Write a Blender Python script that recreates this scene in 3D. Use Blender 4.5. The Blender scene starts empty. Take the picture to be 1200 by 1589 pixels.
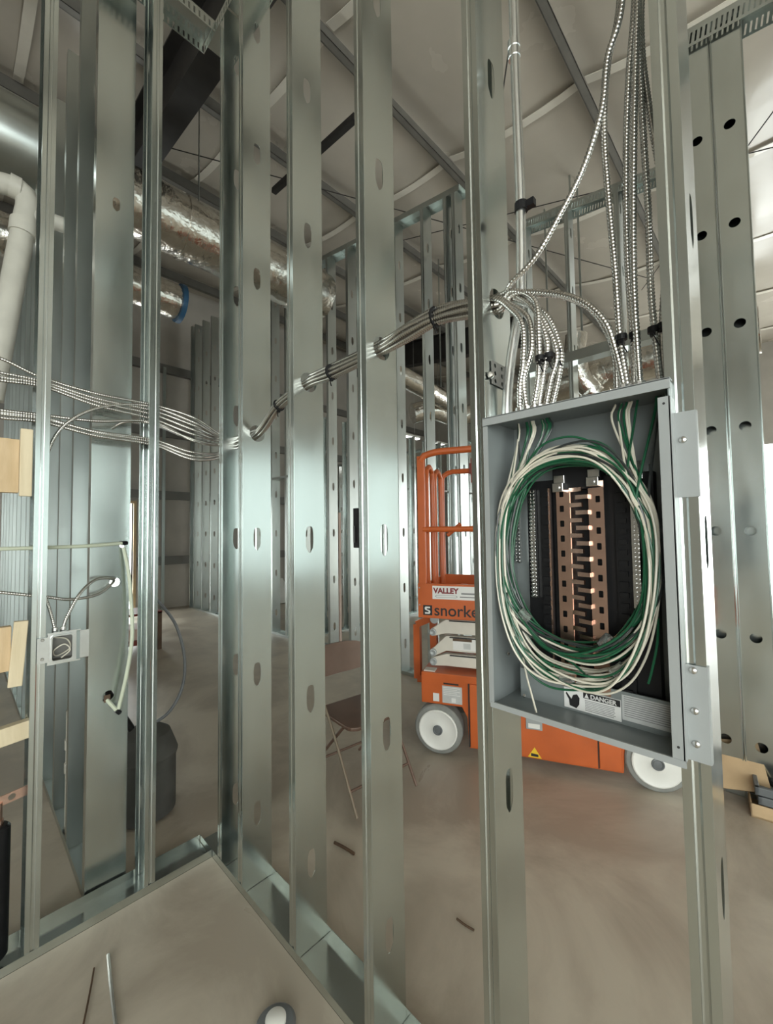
import bpy, math, random
from mathutils import Vector, Matrix
random.seed(7)
SC = bpy.context.scene
COL = SC.collection
V = Vector

# ------------------------------------------------------------------ camera
F_PX, PITCH, ROLL, YAW, EYE = 643.55, .0428, -.014, .7676, 1.557
CAM = V((0, 0, EYE))
FW = V((-math.sin(YAW) * math.cos(PITCH), math.cos(YAW) * math.cos(PITCH), math.sin(PITCH)))
_r = V((math.cos(YAW), math.sin(YAW), 0)); _u = _r.cross(FW)
RT = _r * math.cos(ROLL) + _u * math.sin(ROLL)
UP = -_r * math.sin(ROLL) + _u * math.cos(ROLL)
cd = bpy.data.cameras.new('camera'); cd.sensor_fit = 'HORIZONTAL'; cd.sensor_width = 36
cd.lens = 36 * F_PX / 1200; cd.clip_start = .03; cd.clip_end = 200
cam = bpy.data.objects.new('camera', cd); COL.objects.link(cam)
cam.matrix_world = Matrix(((RT.x, UP.x, -FW.x, 0), (RT.y, UP.y, -FW.y, 0), (RT.z, UP.z, -FW.z, EYE), (0, 0, 0, 1)))
SC.camera = cam

# ------------------------------------------------------------------ light and exposure
SC.view_settings.view_transform = 'Standard'; SC.view_settings.look = 'None'
SC.view_settings.gamma = 1; SC.view_settings.use_curve_mapping = False
SC.view_settings.exposure = 0.60
wd = bpy.data.worlds.new('overcast_sky'); SC.world = wd; wd.use_nodes = True
bg = wd.node_tree.nodes['Background']; bg.inputs[0].default_value = (.95, 1.0, .97, 1); bg.inputs[1].default_value = 6.0

def portal(name, loc, rot, sx, sy):
    l = bpy.data.lights.new(name, 'AREA'); l.shape = 'RECTANGLE'; l.size = sx; l.size_y = sy
    l.cycles.is_portal = True
    o = bpy.data.objects.new(name, l); COL.objects.link(o); o.location = loc; o.rotation_euler = rot
    return o
H = math.pi / 2
XR, XL, YB, YN = 6.0, -9.3, 12.2, -5.2            # shell of the building
OPENS_R = [(-4.9, -2.7), (-2.5, -.35), (0.0, 1.65), (1.9, 3.7), (4.2, 6.4), (6.6, 9.2)]; OPEN_RZ = (.45, 3.5)   # unseen right wall windows added to steer daylight: y0 y1; z0 z1
OPEN_B = (-.75, 4.2, 0.0, 3.3)                     # roll-up door in the back wall: x0 x1 z0 z1
OPEN_N = (1.2, 5.6, .4, 3.6)                      # opening added behind the camera to light the near floor
OPEN_L = (1.35, 2.42, 0.0, 2.15)                   # doorway in the far left wall
for _a, _b in OPENS_R[:2]: portal('daylight_right', (XR + .05, (_a + _b) / 2, (OPEN_RZ[0] + OPEN_RZ[1]) / 2), (0, H, 0), OPEN_RZ[1] - OPEN_RZ[0], _b - _a)
portal('daylight_back', ((OPEN_B[0] + OPEN_B[1]) / 2, YB + .05, (OPEN_B[2] + OPEN_B[3]) / 2), (-H, 0, 0), OPEN_B[1] - OPEN_B[0], OPEN_B[3] - OPEN_B[2])
portal('daylight_behind', ((OPEN_N[0] + OPEN_N[1]) / 2, YN - .05, (OPEN_N[2] + OPEN_N[3]) / 2), (H, 0, 0), OPEN_N[1] - OPEN_N[0], OPEN_N[3] - OPEN_N[2])
portal('daylight_left', (XL - .05, (OPEN_L[0] + OPEN_L[1]) / 2, 1.07), (0, -H, 0), 2.15, OPEN_L[1] - OPEN_L[0])

# ------------------------------------------------------------------ helpers
def ray(x, y): return FW + RT * ((x - 600) / F_PX) - UP * ((y - 794.5) / F_PX)
def PX(x, y, X): d = ray(x, y); return CAM + d * (X / d.x)
def PY(x, y, Y): d = ray(x, y); return CAM + d * (Y / d.y)
def PZ(x, y, Z=0): d = ray(x, y); return CAM + d * ((Z - EYE) / d.z)

def mat(name, color, rough=.5, metal=0., noise=0., nscale=8., rvar=0., bump=0., bscale=30., stretch=(1, 1, 1), spec=.5, c2=None, aniso=0, trans=0, alpha=1, coat=0):
    m = bpy.data.materials.new(name); m.use_nodes = True
    nt = m.node_tree; b = nt.nodes['Principled BSDF']
    b.inputs['Base Color'].default_value = (*color, 1); b.inputs['Roughness'].default_value = rough
    b.inputs['Metallic'].default_value = metal; b.inputs['Specular IOR Level'].default_value = spec
    b.inputs['Coat Weight'].default_value = coat
    if trans: b.inputs['Transmission Weight'].default_value = trans
    if noise or rvar or bump or c2:
        tc = nt.nodes.new('ShaderNodeTexCoord'); mp = nt.nodes.new('ShaderNodeMapping'); mp.inputs['Scale'].default_value = stretch
        nt.links.new(tc.outputs['Object'], mp.inputs[0])
        oi = nt.nodes.new('ShaderNodeObjectInfo')
        add = nt.nodes.new('ShaderNodeVectorMath'); add.operation = 'MULTIPLY_ADD'
        cx = nt.nodes.new('ShaderNodeCombineXYZ')
        for k in range(3): nt.links.new(oi.outputs['Random'], cx.inputs[k])
        add.inputs[1].default_value = (17.3, 31.1, 23.7)
        nt.links.new(cx.outputs[0], add.inputs[0]); nt.links.new(mp.outputs[0], add.inputs[2])
        n = nt.nodes.new('ShaderNodeTexNoise'); n.inputs['Scale'].default_value = nscale; n.inputs['Detail'].default_value = 4
        nt.links.new(add.outputs[0], n.inputs['Vector'])
        if noise or c2:
            r = nt.nodes.new('ShaderNodeValToRGB'); r.color_ramp.elements[0].position = .32; r.color_ramp.elements[1].position = .68
            a = c2 if c2 else tuple(max(0, c * (1 - noise)) for c in color)
            e = color if c2 else tuple(min(1, c * (1 + noise)) for c in color)
            r.color_ramp.elements[0].color = (*a, 1); r.color_ramp.elements[1].color = (*e, 1)
            nt.links.new(n.outputs['Fac'], r.inputs[0]); nt.links.new(r.outputs[0], b.inputs['Base Color'])
        if rvar:
            mr = nt.nodes.new('ShaderNodeMapRange'); mr.inputs['From Min'].default_value = .3; mr.inputs['From Max'].default_value = .7
            mr.inputs['To Min'].default_value = max(.02, rough - rvar); mr.inputs['To Max'].default_value = rough + rvar
            nt.links.new(n.outputs['Fac'], mr.inputs['Value']); nt.links.new(mr.outputs[0], b.inputs['Roughness'])
        if bump:
            n2 = nt.nodes.new('ShaderNodeTexNoise'); n2.inputs['Scale'].default_value = bscale; n2.inputs['Detail'].default_value = 2
            nt.links.new(add.outputs[0], n2.inputs['Vector'])
            bp = nt.nodes.new('ShaderNodeBump'); bp.inputs['Strength'].default_value = bump; bp.inputs['Distance'].default_value = .01
            nt.links.new(n2.outputs['Fac'], bp.inputs['Height']); nt.links.new(bp.outputs[0], b.inputs['Normal'])
    return m

M = {}
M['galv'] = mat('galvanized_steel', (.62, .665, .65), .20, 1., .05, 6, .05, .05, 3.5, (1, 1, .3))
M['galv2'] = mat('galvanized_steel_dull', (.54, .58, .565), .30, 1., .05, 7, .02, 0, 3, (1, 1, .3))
M['floor'] = mat('concrete', (.54, .485, .395), .40, 0, 0, 1.4, .14, .04, 40, c2=(.375, .325, .26))
M['vinyl'] = mat('white_vinyl_insulation', (.50, .458, .395), .22, 0, .05, 2, .07, .35, 2.2)
M['purlin'] = mat('red_oxide_grey_steel', (.17, .162, .145), .45, .3, .10, 6)
M['black_steel'] = mat('black_primer', (.018, .016, .015), .55, 0, .3, 6)
M['foil'] = mat('duct_foil', (.74, .71, .66), .22, 1., .08, 12, .06, .9, 16)
M['wallv'] = mat('wall_liner', (.46, .43, .385), .45, 0, .06, 3, .05, .15, 4)
M['girt'] = mat('girt_steel', (.22, .215, .20), .5, .5)
M['armor'] = mat('aluminium_armor', (.58, .57, .54), .22, 1., .06, 40)
M['armor_far'] = mat('aluminium_armor_dull', (.62, .60, .57), .32, 1., .06, 40)
M['emt'] = mat('conduit_zinc', (.72, .74, .74), .27, 1., .05, 20)
M['black'] = mat('black_plastic', (.009, .009, .010), .45, 0, .2, 20, spec=.25)
M['grey_paint'] = mat('panel_grey_enamel', (.22, .245, .245), .34, .15, .06, 6, .05, .02, 20)
M['grey_light'] = mat('panel_lip_enamel', (.33, .35, .35), .38, .1, .04, 6)
M['copper'] = mat('copper_bus', (.72, .49, .40), .27, 1., .08, 30)
M['tin'] = mat('tinned_lug', (.60, .60, .585), .22, 1., .05, 30)
M['green_wire'] = mat('green_insulation', (.012, .085, .040), .30, 0, .2, 8)
M['white_wire'] = mat('white_insulation', (.60, .57, .48), .25, 0, .06, 8)
M['dark_wire'] = mat('black_insulation', (.03, .035, .035), .3, 0, .2, 8)
M['orange'] = mat('orange_paint', (.50, .105, .022), .36, 0, .10, 5, .06, coat=.2)
M['cream'] = mat('cream_paint', (.62, .59, .52), .4, 0, .06, 6)
M['tyre'] = mat('grey_rubber', (.23, .235, .22), .75, 0, .12, 20)
M['white_paint'] = mat('white_paint', (.74, .74, .70), .4, 0, .04, 6)
M['label'] = mat('white_label', (.72, .72, .70), .45, 0, .02, 6)
M['grey_label'] = mat('grey_label', (.50, .51, .50), .4, 0, .05, 30)
M['ink'] = mat('black_ink', (.015, .015, .016), .5, 0, .1, 10)
M['red_ink'] = mat('dark_red_ink', (.20, .015, .02), .5, 0, .1, 10)
M['grey_ink'] = mat('grey_ink', (.22, .22, .22), .5, 0, .1, 10)
M['yellow'] = mat('yellow_label', (.80, .52, .03), .45, 0, .04, 10)
M['dark'] = mat('dark_recess', (.02, .02, .02), .7, 0, .1, 10)
M['brown'] = mat('brown_enamel', (.150, .092, .066), .36, .2, .12, 6)
M['pine'] = mat('pine_lumber', (.62, .47, .29), .6, 0, 0, 5, 0, .08, 30, (1, 6, 1), c2=(.50, .36, .20))
M['pine_pale'] = mat('pale_pine_lumber', (.70, .60, .42), .6, 0, 0, 5, 0, .08, 30, (6, 6, .6), c2=(.60, .50, .33))
M['cardboard'] = mat('cardboard', (.50, .36, .21), .75, 0, .08, 9)
M['pvc'] = mat('white_pvc', (.56, .55, .49), .38, 0, .06, 10)
M['pex'] = mat('pale_green_tube', (.52, .56, .44), .3, 0, .06, 10)
M['blue'] = mat('blue_tape', (.03, .11, .22), .5, 0, .1, 10)
M['grey_plastic'] = mat('grey_plastic', (.13, .14, .145), .42, 0, .1, 10)
M['red'] = mat('dark_red_paint', (.20, .03, .02), .45, 0, .15, 8)
M['dark_grey'] = mat('dark_grey_cloth', (.075, .075, .068), .8, 0, .2, 8)
M['rust'] = mat('rust_brown', (.10, .06, .035), .7, 0, .3, 12)
M['pink'] = mat('pink_sheet_lit_stud', (.62, .47, .40), .6, 0, .06, 6)  # colour of the sheet stack; on the stud it paints reflected light
M['light_diffuser'] = bpy.data.materials.new('added_light_diffuser'); M['light_diffuser'].use_nodes = True  # translucent sheet added to soften window reflections on the studs
_nt = M['light_diffuser'].node_tree; _nt.nodes.remove(_nt.nodes['Principled BSDF']); _tr = _nt.nodes.new('ShaderNodeBsdfTranslucent'); _tr.inputs[0].default_value = (.41, .43, .425, 1)
_nt.links.new(_tr.outputs[0], _nt.nodes['Material Output'].inputs[0])
M['seam'] = mat('seam_tape_highlight', (.74, .70, .62), .16, 0, .04, 4)  # paler than the liner, paints highlight streaks along the seams
M['leg'] = mat('tan_tube', (.30, .25, .19), .4, .5, .1, 8)
M['glass'] = mat('clear_plastic_film', (.8, .82, .8), .12, 0, .02, 6, trans=.9)

class MB:
    def __init__(s): s.v = []; s.f = []
    def add(s, vs, fs):
        o = len(s.v); s.v += [tuple(p) for p in vs]; s.f += [tuple(i + o for i in f) for f in fs]; return s
    def box(s, lo, hi, mtx=None):
        x0, y0, z0 = lo; x1, y1, z1 = hi
        vs = [V(p) for p in ((x0, y0, z0), (x1, y0, z0), (x1, y1, z0), (x0, y1, z0), (x0, y0, z1), (x1, y0, z1), (x1, y1, z1), (x0, y1, z1))]
        if mtx: vs = [mtx @ p for p in vs]
        return s.add(vs, ((0, 3, 2, 1), (4, 5, 6, 7), (0, 1, 5, 4), (1, 2, 6, 5), (2, 3, 7, 6), (3, 0, 4, 7)))
    def bar(s, a, b, w, h, up=(0, 0, 1)):                      # box beam from a to b
        a, b = V(a), V(b); d = (b - a).normalized(); side = d.cross(V(up))
        if side.length < 1e-4: side = d.cross(V((1, 0, 0)))
        side.normalize(); u = side.cross(d)
        vs = [p + side * (sx * w / 2) + u * (sy * h / 2) for p in (a, b) for sx, sy in ((-1, -1), (1, -1), (1, 1), (-1, 1))]
        return s.add(vs, ((0, 3, 2, 1), (4, 5, 6, 7), (0, 1, 5, 4), (1, 2, 6, 5), (2, 3, 7, 6), (3, 0, 4, 7)))
    def cyl(s, a, b, r, n=14, r2=None, caps=True):
        a, b = V(a), V(b); d = (b - a).normalized(); r2 = r if r2 is None else r2
        x = d.orthogonal().normalized(); y = d.cross(x)
        vs = []
        for p, q in ((a, r), (b, r2)):
            for k in range(n):
                t = 2 * math.pi * k / n; vs.append(p + x * (q * math.cos(t)) + y * (q * math.sin(t)))
        fs = [(k, (k + 1) % n, n + (k + 1) % n, n + k) for k in range(n)]
        if caps: fs += [tuple(reversed(range(n))), tuple(range(n, 2 * n))]
        return s.add(vs, fs)
    def lathe(s, a, axis, prof, n=28):                          # prof: (distance along axis, radius)
        a = V(a); d = V(axis).normalized(); x = d.orthogonal().normalized(); y = d.cross(x); vs = []
        for h, r in prof:
            for k in range(n):
                t = 2 * math.pi * k / n; vs.append(a + d * h + x * (r * math.cos(t)) + y * (r * math.sin(t)))
        fs = [(i * n + k, i * n + (k + 1) % n, (i + 1) * n + (k + 1) % n, (i + 1) * n + k) for i in range(len(prof) - 1) for k in range(n)]
        fs += [tuple(reversed(range(n))), tuple(range((len(prof) - 1) * n, len(prof) * n))]
        return s.add(vs, fs)
    def tube(s, pts, r, n=8, closed=False, radii=None):
        pts = [V(p) for p in pts]; N = len(pts); vs = []; nrm = None
        for i, p in enumerate(pts):
            if closed: t = (pts[(i + 1) % N] - pts[i - 1])
            else: t = pts[min(i + 1, N - 1)] - pts[max(i - 1, 0)]
            t.normalize()
            if nrm is None: nrm = t.orthogonal().normalized()
            nrm = (nrm - t * nrm.dot(t)).normalized(); b = t.cross(nrm)
            q = radii[i] if radii else r
            for k in range(n):
                a = 2 * math.pi * k / n; vs.append(p + nrm * (q * math.cos(a)) + b * (q * math.sin(a)))
        fs = []
        for i in range(N if closed else N - 1):
            j = (i + 1) % N
            fs += [(i * n + k, i * n + (k + 1) % n, j * n + (k + 1) % n, j * n + k) for k in range(n)]
        if not closed: fs += [tuple(reversed(range(n))), tuple(range((N - 1) * n, N * n))]
        return s.add(vs, fs)
    def prism(s, poly, fn, d0, d1):                              # poly: 2D outline, fn(u, v, depth) -> 3D
        n = len(poly); vs = [fn(u, v, d) for d in (d0, d1) for u, v in poly]
        fs = [tuple(reversed(range(n))), tuple(range(n, 2 * n))] + [(k, (k + 1) % n, n + (k + 1) % n, n + k) for k in range(n)]
        return s.add(vs, fs)
    def mesh(s, name, m, smooth=False, ang=35):
        me = bpy.data.meshes.new(name); me.from_pydata(s.v, [], s.f); me.update()
        if m: me.materials.append(M[m] if isinstance(m, str) else m)
        if smooth:
            me.shade_smooth()
            try: me.set_sharp_from_angle(angle=math.radians(ang))
            except Exception: pass
        return me
    def build(s, name, m, parent=None, smooth=False, loc=None, bevel=0, ang=35):
        o = bpy.data.objects.new(name, s.mesh(name, m, smooth, ang)); COL.objects.link(o)
        if parent: o.parent = parent
        if loc is not None: o.location = loc
        if bevel:
            b = o.modifiers.new('edge', 'BEVEL'); b.width = bevel; b.segments = 2; b.limit_method = 'ANGLE'
        return o

def tag(o, label=None, cat=None, group=None, kind=None):
    if label: o['label'] = label
    if cat: o['category'] = cat
    if group: o['group'] = group
    if kind: o['kind'] = kind
    return o
def thing(name, label, cat, loc=(0, 0, 0), rz=0, group=None):
    o = bpy.data.objects.new(name, None); COL.objects.link(o); o.location = loc; o.rotation_euler = (0, 0, rz)
    o.empty_display_size = .1
    return tag(o, label, cat, group)
def inst(name, me, parent=None, loc=(0, 0, 0), rz=0, solid=0):
    o = bpy.data.objects.new(name, me); COL.objects.link(o); o.location = loc; o.rotation_euler = (0, 0, rz)
    if parent: o.parent = parent
    if solid:
        s = o.modifiers.new('sheet', 'SOLIDIFY'); s.thickness = solid; s.offset = 0
    return o
def spline(ctrl, step=.01):                                      # centripetal-like Catmull-Rom, evenly resampled
    c = [V(p) for p in ctrl]; c = [c[0] * 2 - c[1]] + c + [c[-1] * 2 - c[-2]]; raw = []
    for i in range(1, len(c) - 2):
        p0, p1, p2, p3 = c[i - 1:i + 3]
        for k in range(24):
            t = k / 24
            raw.append(.5 * ((2 * p1) + (p2 - p0) * t + (2 * p0 - 5 * p1 + 4 * p2 - p3) * t * t + (3 * p1 - p0 - 3 * p2 + p3) * t ** 3))
    raw.append(c[-2]); out = [raw[0]]; acc = 0
    for a, b in zip(raw, raw[1:]):
        L = (b - a).length
        while L > 1e-9 and acc + L >= step:
            a = a + (b - a) * ((step - acc) / L); L = (b - a).length; acc = 0; out.append(a.copy())
        acc += L
    if (out[-1] - raw[-1]).length > step * .3: out.append(raw[-1])
    return out
def cable_mesh(ctrl, r=.0066, pitch=.0078, n=8, ribs=True):
    b = MB()
    if ribs:
        p = spline(ctrl, pitch / 3); rr = [r * (1.08, 1.0, .80)[i % 3] for i in range(len(p))]
        return b.tube(p, r, n, radii=rr)
    return b.tube(spline(ctrl, .025), r, n)
def text(name, body, size, m, parent, loc, rot=(H, 0, 0), bold=0.0, sx=1, align='LEFT', ext=.0004):
    c = bpy.data.curves.new(name, 'FONT'); c.body = body; c.size = size; c.align_x = align; c.offset = bold; c.extrude = ext
    c.materials.append(M[m]); tmp = bpy.data.objects.new(name, c); COL.objects.link(tmp)
    me = bpy.data.meshes.new_from_object(tmp); bpy.data.objects.remove(tmp)
    o = bpy.data.objects.new(name, me); COL.objects.link(o)
    o.parent = parent; o.location = loc; o.rotation_euler = rot; o.scale = (sx, 1, 1)
    return o

# ------------------------------------------------------------------ steel studs and tracks
def slot(w, h, n=24, tail=True):
    pts = []
    for k in range(n):
        a = 2 * math.pi * k / n; c, s_ = math.cos(a), math.sin(a)
        x = math.copysign(abs(c) ** .55, c) * w / 2; z = math.copysign(abs(s_) ** .8, s_) * h / 2
        if tail and s_ < -.75: x *= .55; z *= 1.12
        pts.append((x, z))
    return pts
def disc(r, n=16): return [(r * math.cos(2 * math.pi * k / n), r * math.sin(2 * math.pi * k / n)) for k in range(n)]
def perforated(b, fn, u0, u1, v0, v1, holes):
    """flat sheet u0..u1 x v0..v1 (fn maps u, v to 3D) with one column of holes: (u, v, outline, half height of its block)"""
    cur = v0
    for (hu, hv, out, hh) in sorted(holes, key=lambda q: q[1]):
        a, c = hv - hh, hv + hh
        if a < cur or c > v1: continue
        b.add([fn(u0, cur), fn(u1, cur), fn(u1, a), fn(u0, a)], [(0, 1, 2, 3)])
        n = len(out); inner = [(hu + x, hv + z) for x, z in out]; outer = []
        for x, z in out:
            t = 1e9
            if x > 1e-9: t = min(t, (u1 - hu) / x)
            if x < -1e-9: t = min(t, (u0 - hu) / x)
            if z > 1e-9: t = min(t, hh / z)
            if z < -1e-9: t = min(t, -hh / z)
            outer.append((hu + x * t, hv + z * t))
        vs = [fn(*p) for p in inner] + [fn(*p) for p in outer]
        fs = [(k, n + k, n + (k + 1) % n, (k + 1) % n) for k in range(n)]
        cs = [(u0, a), (u1, a), (u1, c), (u0, c)]
        for cu, cv in cs:                                           # fill the block's four corners
            for k in range(n):
                p, q = outer[k], outer[(k + 1) % n]
                if (abs(p[0] - cu) < 1e-6) != (abs(q[0] - cu) < 1e-6) and (abs(p[1] - cv) < 1e-6) != (abs(q[1] - cv) < 1e-6) and \
                   (abs(p[0] - cu) < 1e-6 or abs(p[1] - cv) < 1e-6) and (abs(q[0] - cu) < 1e-6 or abs(q[1] - cv) < 1e-6):
                    vs.append(fn(cu, cv)); fs.append((n + k, len(vs) - 1, n + (k + 1) % n))
        b.add(vs, fs); cur = c
    b.add([fn(u0, cur), fn(u1, cur), fn(u1, v1), fn(u0, v1)], [(0, 1, 2, 3)])
_studs = {}
def stud_mesh(h, dep=.14, fl=.041, z0=.305, dz=.6096, kind='slot', m='galv', extra=()):
    """C stud: web on x = 0 from y = 0 to dep, flanges towards -x with lips and a rolled groove"""
    key = (round(h, 3), dep, fl, z0, dz, kind, m, tuple(extra))
    if key in _studs: return _studs[key]
    b = MB(); hs = []
    z = z0
    while z < h - .12 and kind:
        if not any(abs(z - e) < .2 for e in extra):
            hs.append((dep / 2, z, slot(.036, .098) if kind == 'slot' else disc(.027), .085 if kind == 'slot' else .05))
        z += dz
    for e in extra: hs.append((dep / 2, e, disc(.038, 20), .07))
    perforated(b, lambda u, v: V((0, u, v)), 0, dep, 0.002, h, hs)
    for y0, sg in ((0, 1), (dep, -1)):
        prof = [(0, y0), (-.34 * fl, y0), (-.42 * fl, y0 + sg * .0022), (-.58 * fl, y0 + sg * .0022), (-.66 * fl, y0), (-fl, y0), (-fl, y0 + sg * .012)]
        for p, q in zip(prof, prof[1:]):
            b.add([(p[0], p[1], .002), (q[0], q[1], .002), (q[0], q[1], h), (p[0], p[1], h)], [(0, 1, 2, 3)])
    me = b.mesh('stud', m); _studs[key] = me
    return me
def stud(label, x, y, h, rz=0, group=None, z=0.002, solid=.0012, **k):
    o = inst('metal_stud', stud_mesh(h, **k), None, (x, y, z), rz, solid)
    return tag(o, label, 'stud', group)
def track(label, a, b_, dep=.144, leg=.034, up=True, slots=False, m='galv', group=None, rise=0, name=None):
    """U track from a to b along its near face; the channel lies to the left of a -> b"""
    a, b_ = V(a), V(b_); L = (b_ - a).length; d = (b_ - a).normalized(); left = V((0, 0, 1)).cross(d).normalized(); u = left.cross(d) * -1
    if u.z < 0: u = -u
    sg = 1 if up else -1; bb = MB(); t = .0014
    P = lambda s_, w, z: a + d * s_ + left * w + u * z
    def slab(s0, s1, w0, w1, z0, z1):
        bb.add([P(s0, w0, z0), P(s1, w0, z0), P(s1, w1, z0), P(s0, w1, z0), P(s0, w0, z1), P(s1, w0, z1), P(s1, w1, z1), P(s0, w1, z1)],
               ((0, 3, 2, 1), (4, 5, 6, 7), (0, 1, 5, 4), (1, 2, 6, 5), (2, 3, 7, 6), (3, 0, 4, 7)))
    slab(0, L, 0, dep, 0, sg * t)
    for w in (0, dep - t):
        if not slots: slab(0, L, w, w + t, 0, sg * leg)
        else:                                                      # vertical deflection slots along the leg
            slab(0, L, w, w + t, 0, sg * leg * .3); slab(0, L, w, w + t, sg * leg * .85, sg * leg)
            s_ = 0
            while s_ < L:
                slab(s_, min(L, s_ + .016), w, w + t, sg * leg * .3, sg * leg * .85); s_ += .0254
    o = bb.build(name or ('top_track' if not up else 'bottom_track'), m)
    return tag(o, label, 'track', group)

# ------------------------------------------------------------------ the shell
S_ROOF = .148
def zr(x): return 5.60 - S_ROOF * x                               # underside of the roof liner
def zt(x): return 4.64 - S_ROOF * x                               # head of the tall partitions
PURL = [-1.22 - 1.52 * k for k in range(-5, 6)]
b = MB(); b.box((XL, YN, -.2), (XR, YB, 0)); 
_fl = M['floor'].node_tree
for _n in _fl.nodes:
    if _n.type == 'VALTORGB': _n.color_ramp.elements[0].position = .40; _n.color_ramp.elements[1].position = .60
    if _n.type == 'TEX_NOISE' and _n.inputs['Scale'].default_value < 5: _n.inputs['Detail'].default_value = 7; _n.inputs['Roughness'].default_value = .62; _n.inputs['Distortion'].default_value = .6
tag(b.build('floor', 'floor'), 'smooth tan concrete floor slab with stains and dust', None, None, 'structure')
# scored control joints of the slab
# ceiling liner sagging between the purlins
b = MB(); nx, ny = 132, 60
for j in range(ny + 1):
    for i in range(nx + 1):
        x = XL + (XR - XL) * i / nx; y = YN + (YB - YN) * j / ny
        u = ((x + 1.22) / 1.52) % 1; sag = math.sin(math.pi * u) ** .7
        w = ((y - .35) / 1.83) % 1
        b.v.append((x, y, zr(x) - .085 * sag - .03 * sag * math.sin(math.pi * w) + .012 * math.sin(5.1 * x + 2.3 * y) * sag))
for j in range(ny):
    for i in range(nx):
        k = j * (nx + 1) + i; b.f.append((k, k + nx + 1, k + nx + 2, k + 1))
ceiling = tag(b.build('ceiling', 'vinyl', None, True), 'white vinyl faced roof insulation sagging between steel purlins', None, None, 'structure')
bo = MB(); bo.add([(XL - .3, YN - .3, zr(XL - .3) + .15), (XR + .3, YN - .3, zr(XR + .3) + .15), (XR + .3, YB + .3, zr(XR + .3) + .15), (XL - .3, YB + .3, zr(XL - .3) + .15)], [(0, 1, 2, 3)])
bo.build('roof_sheet', 'wallv', ceiling)
for x in PURL:                                                      # Z purlins along y
    if not XL < x < XR: continue
    b = MB(); z1 = zr(x) - .006; z0 = z1 - .205; t = .004
    b.box((x - t, YN, z0), (x + t, YB, z1)); b.box((x - .065, YN, z1 - t), (x, YB, z1)); b.box((x, YN, z0), (x + .065, YB, z0 + t))
    b.box((x + .065 - t, YN, z0), (x + .065, YB, z0 + .02)); b.build('purlin', 'purlin', ceiling)
for k in range(-3, 7):                                              # insulation laps; pale wide tape paints in the highlight streaks
    y = .35 + 1.83 * k
    if not YN < y < YB: continue
    for xa, xb in zip(PURL[1:], PURL):
        if xa < XL or xb > XR: continue
        b = MB(); n = 8
        pts = []
        for i in range(n + 1):
            x = xa + .03 + (xb - xa - .06) * i / n; u = ((x + 1.22) / 1.52) % 1
            pts.append((x, y, zr(x) - .088 * math.sin(math.pi * min(.999, max(.001, u))) ** .7 - .022))
        for p, q in zip(pts, pts[1:]): b.bar(p, q, .085, .006)
        b.build('seam_streak', 'seam', ceiling)
def rafter(y0, y1, xa, xb):
    b = MB(); n = (0, 0, 1); d = .02
    for (w0, w1, h0, h1) in ((y0, y1, 0, d), ((y0 + y1) / 2 - .006, (y0 + y1) / 2 + .006, d, .60), (y0, y1, .60, .62)):
        vs = [(x, y, 4.78 - S_ROOF * x + h) for x in (xa, xb) for y, h in ((w0, h0), (w1, h0), (w1, h1), (w0, h1))]
        b.add(vs, ((0, 3, 2, 1), (4, 5, 6, 7), (0, 1, 5, 4), (1, 2, 6, 5), (2, 3, 7, 6), (3, 0, 4, 7)))
    return b.build('rafter', 'black_steel', ceiling)
rafter(1.21, 1.42, XL, -2.3)
rafter(8.0, 8.21, XL, -3.6)
for (p, q) in (((-5.2, 1.3), (-1.4, 7.6)), ((-1.0, 2.4), (-4.9, 7.8)), ((.9, 3.6), (-1.6, 7.9)), ((-4.6, 4.4), (1.2, 5.8))):
    MB().tube([(p[0], p[1], zr(p[0]) - .30), (q[0], q[1], zr(q[0]) - .32)], .006, 6).build('brace_rod', 'black_steel', ceiling)
a = PY(425, 297, 2.2); c = PY(552, 182, 2.2)
MB().bar(a, c, .05, .05).build('strut_channel', 'black_steel', ceiling)

def wall_x(name, x, y0, y1, ht, holes, z0, z1, m, th=.15):         # wall on x = const with openings y0..y1
    b = MB(); s = 1 if x > 0 else -1; xa, xb = sorted((x, x + s * th)); cur = y0
    for h0, h1 in holes:
        b.box((xa, cur, 0), (xb, h0, ht)); b.box((xa, h0, z1), (xb, h1, ht)); cur = h1
        if z0 > 0: b.box((xa, h0, 0), (xb, h1, z0))
    b.box((xa, cur, 0), (xb, y1, ht))
    return b.build(name, m)
def wall_y(name, y, x0, x1, hole, m, th=.15):
    b = MB(); s = 1 if y > 0 else -1; ya, yb = sorted((y, y + s * th))
    def piece(xa, xb, z0):
        vs = [(x, yy, z) for x in (xa, xb) for yy, z in ((ya, z0), (yb, z0), (yb, zr(x) + .05), (ya, zr(x) + .05))]
        b.add(vs, ((0, 3, 2, 1), (4, 5, 6, 7), (0, 1, 5, 4), (1, 2, 6, 5), (2, 3, 7, 6), (3, 0, 4, 7)))
    piece(x0, hole[0], 0); piece(hole[1], x1, 0); piece(hole[0], hole[1], hole[3])
    if hole[2] > 0: b.box((hole[0], ya, 0), (hole[1], yb, hole[2]))
    return b.build(name, m)
wl = tag(wall_x('wall_left', XL, YN, YB, zr(XL) + .05, [OPEN_L[:2]], 0, OPEN_L[3], 'wallv'), 'white lined building wall with steel girts and a bright doorway', None, None, 'structure')
tag(wall_x('wall_right', XR, YN, YB, zr(XR) + .05, OPENS_R, *OPEN_RZ, 'wallv'), 'white lined building wall with windows added to steer the daylight', None, None, 'structure')
tag(wall_y('wall_back', YB, XL, XR, OPEN_B, 'wallv'), 'white lined building wall with an open roll-up door', None, None, 'structure')
tag(wall_y('wall_front', YN, XL, XR, OPEN_N, 'wallv'), 'white lined building wall behind the viewer with an opening added for daylight', None, None, 'structure')
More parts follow.
